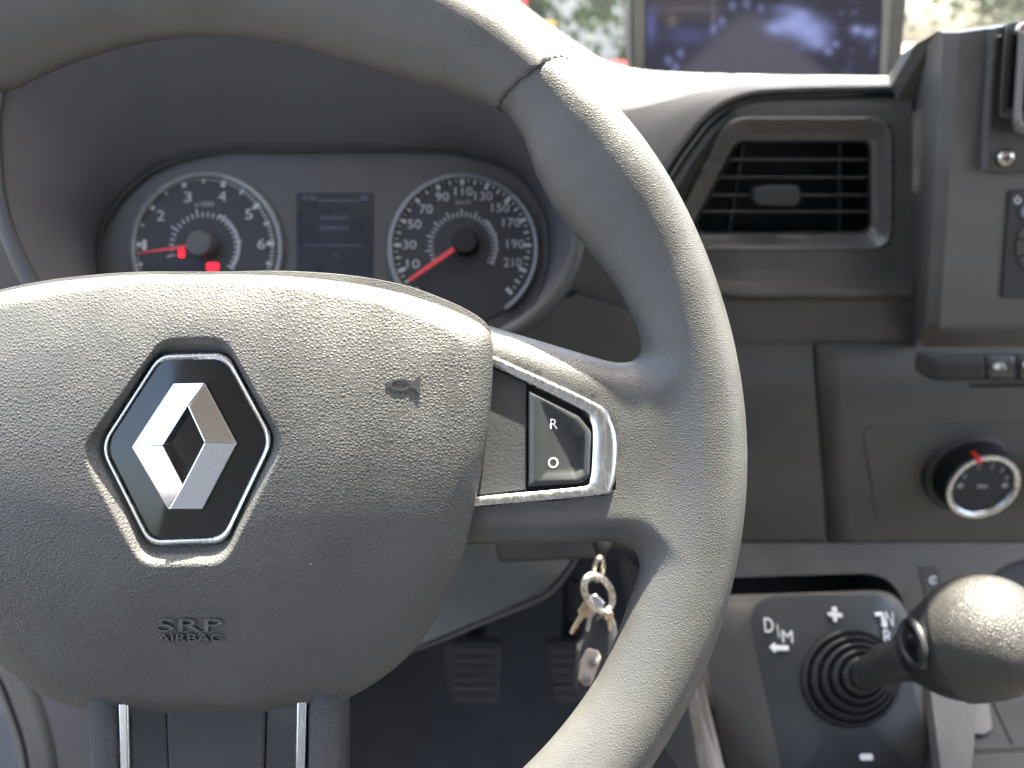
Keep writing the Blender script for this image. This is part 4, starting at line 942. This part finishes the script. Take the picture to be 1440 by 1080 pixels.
# ================================================================== outside, in world space (metres; the ground is z = 0)
def wthing(name, label, cat, loc, group=None): return Thing(name, label, cat, loc, group, rig=False)
def wdir(px, py, Y):      # a world point seen at a pixel, Y metres ahead
    p = CAM @ Vector(V(px, py, Y)); return np.array(p)
m, t, b = nodes('asphalt'); vary(t, b, (.09, .088, .085), .25, .85, .05, coords(t), 1.2)
structure('ground', *quad((-400, -200, 0), (400, -200, 0), (400, 800, 0), (-400, 800, 0)), m, rig=False)
def leafmat(name, c):
    m, t, b = nodes(name); vary(t, b, c, .35, .6, .05, coords(t), .9); b.inputs['Specular IOR Level'].default_value = .2; return m
M_LEAF = [leafmat('leaf_green', (.06, .085, .035)), leafmat('leaf_grey_green', (.075, .09, .055))]
M_BARK = plastic('bark', (.10, .08, .06), .9, .1)
def tree(x, y, h, r, k, label):
    t = wthing('tree', label, 'tree', (x, y, 0), 'trees beyond the windscreen')
    part(t, 'trunk', *tube(np.array([(x, y, 0), (x + .1, y, h * .25), (x - .05, y + .1, h * .5), (x, y, h * .75)]), np.array((.2, .16, .12, .05)) * h / 7, 10), M_BARK)
    rng = np.random.RandomState(int(abs(x * 7 + y * 3))); n = 3600
    cl = rng.normal(0, 1, (46, 3)); cl /= np.linalg.norm(cl, axis=1)[:, None]; cl *= rng.uniform(.35, 1, (46, 1)); cl *= np.array((r, r, h * .36))
    c = cl[rng.randint(0, 46, n)] + rng.normal(0, .2 * r, (n, 3)) + np.array((x, y, h * .62))
    s = rng.uniform(.10, .2, n); a = rng.normal(0, 1, (n, 3)); a /= np.linalg.norm(a, axis=1)[:, None]; b_ = np.cross(a, rng.normal(0, 1, (n, 3))); b_ /= np.linalg.norm(b_, axis=1)[:, None]
    v = np.stack((c - a * s[:, None], c + b_ * s[:, None] * .5, c + a * s[:, None], c - b_ * s[:, None] * .5), 1).reshape(-1, 3)
    part(t, 'crown', v, [(4 * i, 4 * i + 1, 4 * i + 2, 4 * i + 3) for i in range(n)], M_LEAF[k], False)
tree(2.6, 19, 7.0, 2.6, 0, 'green tree seen between wheel rim and monitor')
tree(0.2, 24, 8.5, 3.0, 1, 'grey-green tree behind the top of the wheel rim')
tree(12.5, 20, 6.5, 2.5, 0, 'green tree right of the monitor')
tree(6.5, 30, 9, 3.4, 1, 'tall tree hidden mostly behind the monitor')
def car(x, y, rot, paint, label, s=1.0):
    t = wthing('parked_car', label, 'car', (x, y, 0), 'parked cars outside')
    c_, s_ = math.cos(R(rot)), math.sin(R(rot))
    def T(p): p = np.asarray(p, float) * s; return np.stack((x + p[:, 0] * c_ - p[:, 1] * s_, y + p[:, 0] * s_ + p[:, 1] * c_, p[:, 2]), 1)
    sec = [(-2.1, .35, .45, .8), (-2.05, .3, .8, .85), (-1.2, .25, .92, .88), (-.7, .25, .96, .9), (0.9, .25, .96, .9), (1.8, .25, .92, .88), (2.1, .3, .75, .82), (2.12, .35, .5, .78)]
    L = []
    for px_, zb, zt, hw in sec: L.append(T([(px_, -hw, zb), (px_, -hw * 1.02, (zb + zt) / 2), (px_, -hw * .93, zt), (px_, hw * .93, zt), (px_, hw * 1.02, (zb + zt) / 2), (px_, hw, zb)]))
    body = part(t, 'body', *loft(L, True, True, True), paint, bevel=.06, ang=40)
    rf = [T([(-1.35, -.8, .93), (.95, -.8, .93), (1.85, -.75, .93), (1.85, .75, .93), (.95, .8, .93), (-1.35, .8, .93)]), T([(-.75, -.62, 1.42), (.5, -.64, 1.47), (1.3, -.6, 1.42), (1.3, .6, 1.42), (.5, .64, 1.47), (-.75, .62, 1.42)])]
    part(t, 'cabin_glass', *loft(rf, True, False, True), M_GLOSS, bevel=.04)
    part(t, 'roof', *loft([T([(-.72, -.6, 1.43), (.5, -.62, 1.48), (1.28, -.58, 1.43), (1.28, .58, 1.43), (.5, .62, 1.48), (-.72, .6, 1.43)]), T([(-.65, -.5, 1.46), (.5, -.52, 1.51), (1.2, -.5, 1.46), (1.2, .5, 1.46), (.5, .52, 1.51), (-.65, .5, 1.46)])], True, False, True), paint, bevel=.02)
    for wx in (-1.35, 1.3):
        for wy in (-.86, .86):
            p0 = T([(wx, wy, .32)])[0]; axw = T([(0, 1, 0)])[0] - T([(0, 0, 0)])[0]
            wl = part(t, 'wheel', *lathe(p0 - axw * .1, axw, [(.3, 0), (.33, .04), (.33, .16), (.3, .2)], 28, np.array((0, 0, 1.))), M_BLK)
            part(wl, 'rim', *lathe(p0 - axw * .105, axw, [(.2, 0), (.2, .21)], 20, np.array((0, 0, 1.))), M_SATIN)
    for wy in (-.6, .6):
        q = T([(-2.09, wy, .66)])[0]; part(t, 'headlight', *box(q, np.array((c_, s_, 0)) * .05, np.array((-s_, c_, 0)) * .18, np.array((0, 0, .07))), M_WHITE, bevel=.02)
pr_ = plastic('car_paint_red', (.45, .03, .03), .25, .5); pw_ = plastic('car_paint_white', (.75, .75, .74), .25, .5); ps_ = plastic('car_paint_silver', (.35, .36, .38), .25, .5)
car(1.75, 10.5, 78, pr_, 'red car parked beyond the gap beside the monitor')
car(5.6, 8.8, 85, pw_, 'bright white car right of the monitor, close to the van')
car(-.4, 15, 8, ps_, 'silver car behind the wheel rim')
sg_ = wthing('sign_board', 'yellow sign board on a post above the wheel rim', 'sign', (0.75, 13, 0))
pp = wdir(764, 40, 13)
part(sg_, 'post', *tube(np.array([(pp[0], 13.05, 0), (pp[0], 13.05, pp[2])]), .03, 10), M_STEEL)
part(sg_, 'board', *box((pp[0], 13, pp[2]), (.17, 0, 0), (0, .015, 0), (0, 0, .09)), plastic('yellow_paint', (.75, .42, .03), .5), bevel=.005)
sr_ = wthing('sign_board', 'red sign board at the top edge above the wheel rim', 'sign', (0, 14, 0))
pp = wdir(729, 4, 14)
part(sr_, 'post', *tube(np.array([(pp[0], 14.05, 0), (pp[0], 14.05, pp[2])]), .03, 10), M_STEEL)
part(sr_, 'board', *box((pp[0], 14, pp[2]), (.13, 0, 0), (0, .015, 0), (0, 0, .3)), plastic('sign_red', (.6, .06, .05), .5), bevel=.005)
hs = wthing('house', 'pale rendered house with dark windows across the street', 'house', (2, 38, 0))
part(hs, 'wall', *box((2, 40, 3), (9, 0, 0), (0, 2, 0), (0, 0, 3)), plastic('render_wall', (.42, .39, .35), .8, .2))
part(hs, 'roof', *loft([[(-7.6, 37.4, 6), (11.6, 37.4, 6)], [(-7.6, 40, 8.2), (11.6, 40, 8.2)], [(-7.6, 42.6, 6), (11.6, 42.6, 6)]], False), plastic('roof_tile', (.25, .1, .07), .8, .2), solid=.1)
for x in (-5, -2, 1, 4, 7): 
    wn = part(hs, 'window', *box((x, 37.97, 3.4), (.6, 0, 0), (0, .05, 0), (0, 0, .8)), M_WHITE); part(wn, 'pane', *box((x, 37.9, 3.4), (.5, 0, 0), (0, .02, 0), (0, 0, .7)), M_GLOSS)
for o in bpy.data.objects:
    if '_a' in o: del o['_a']
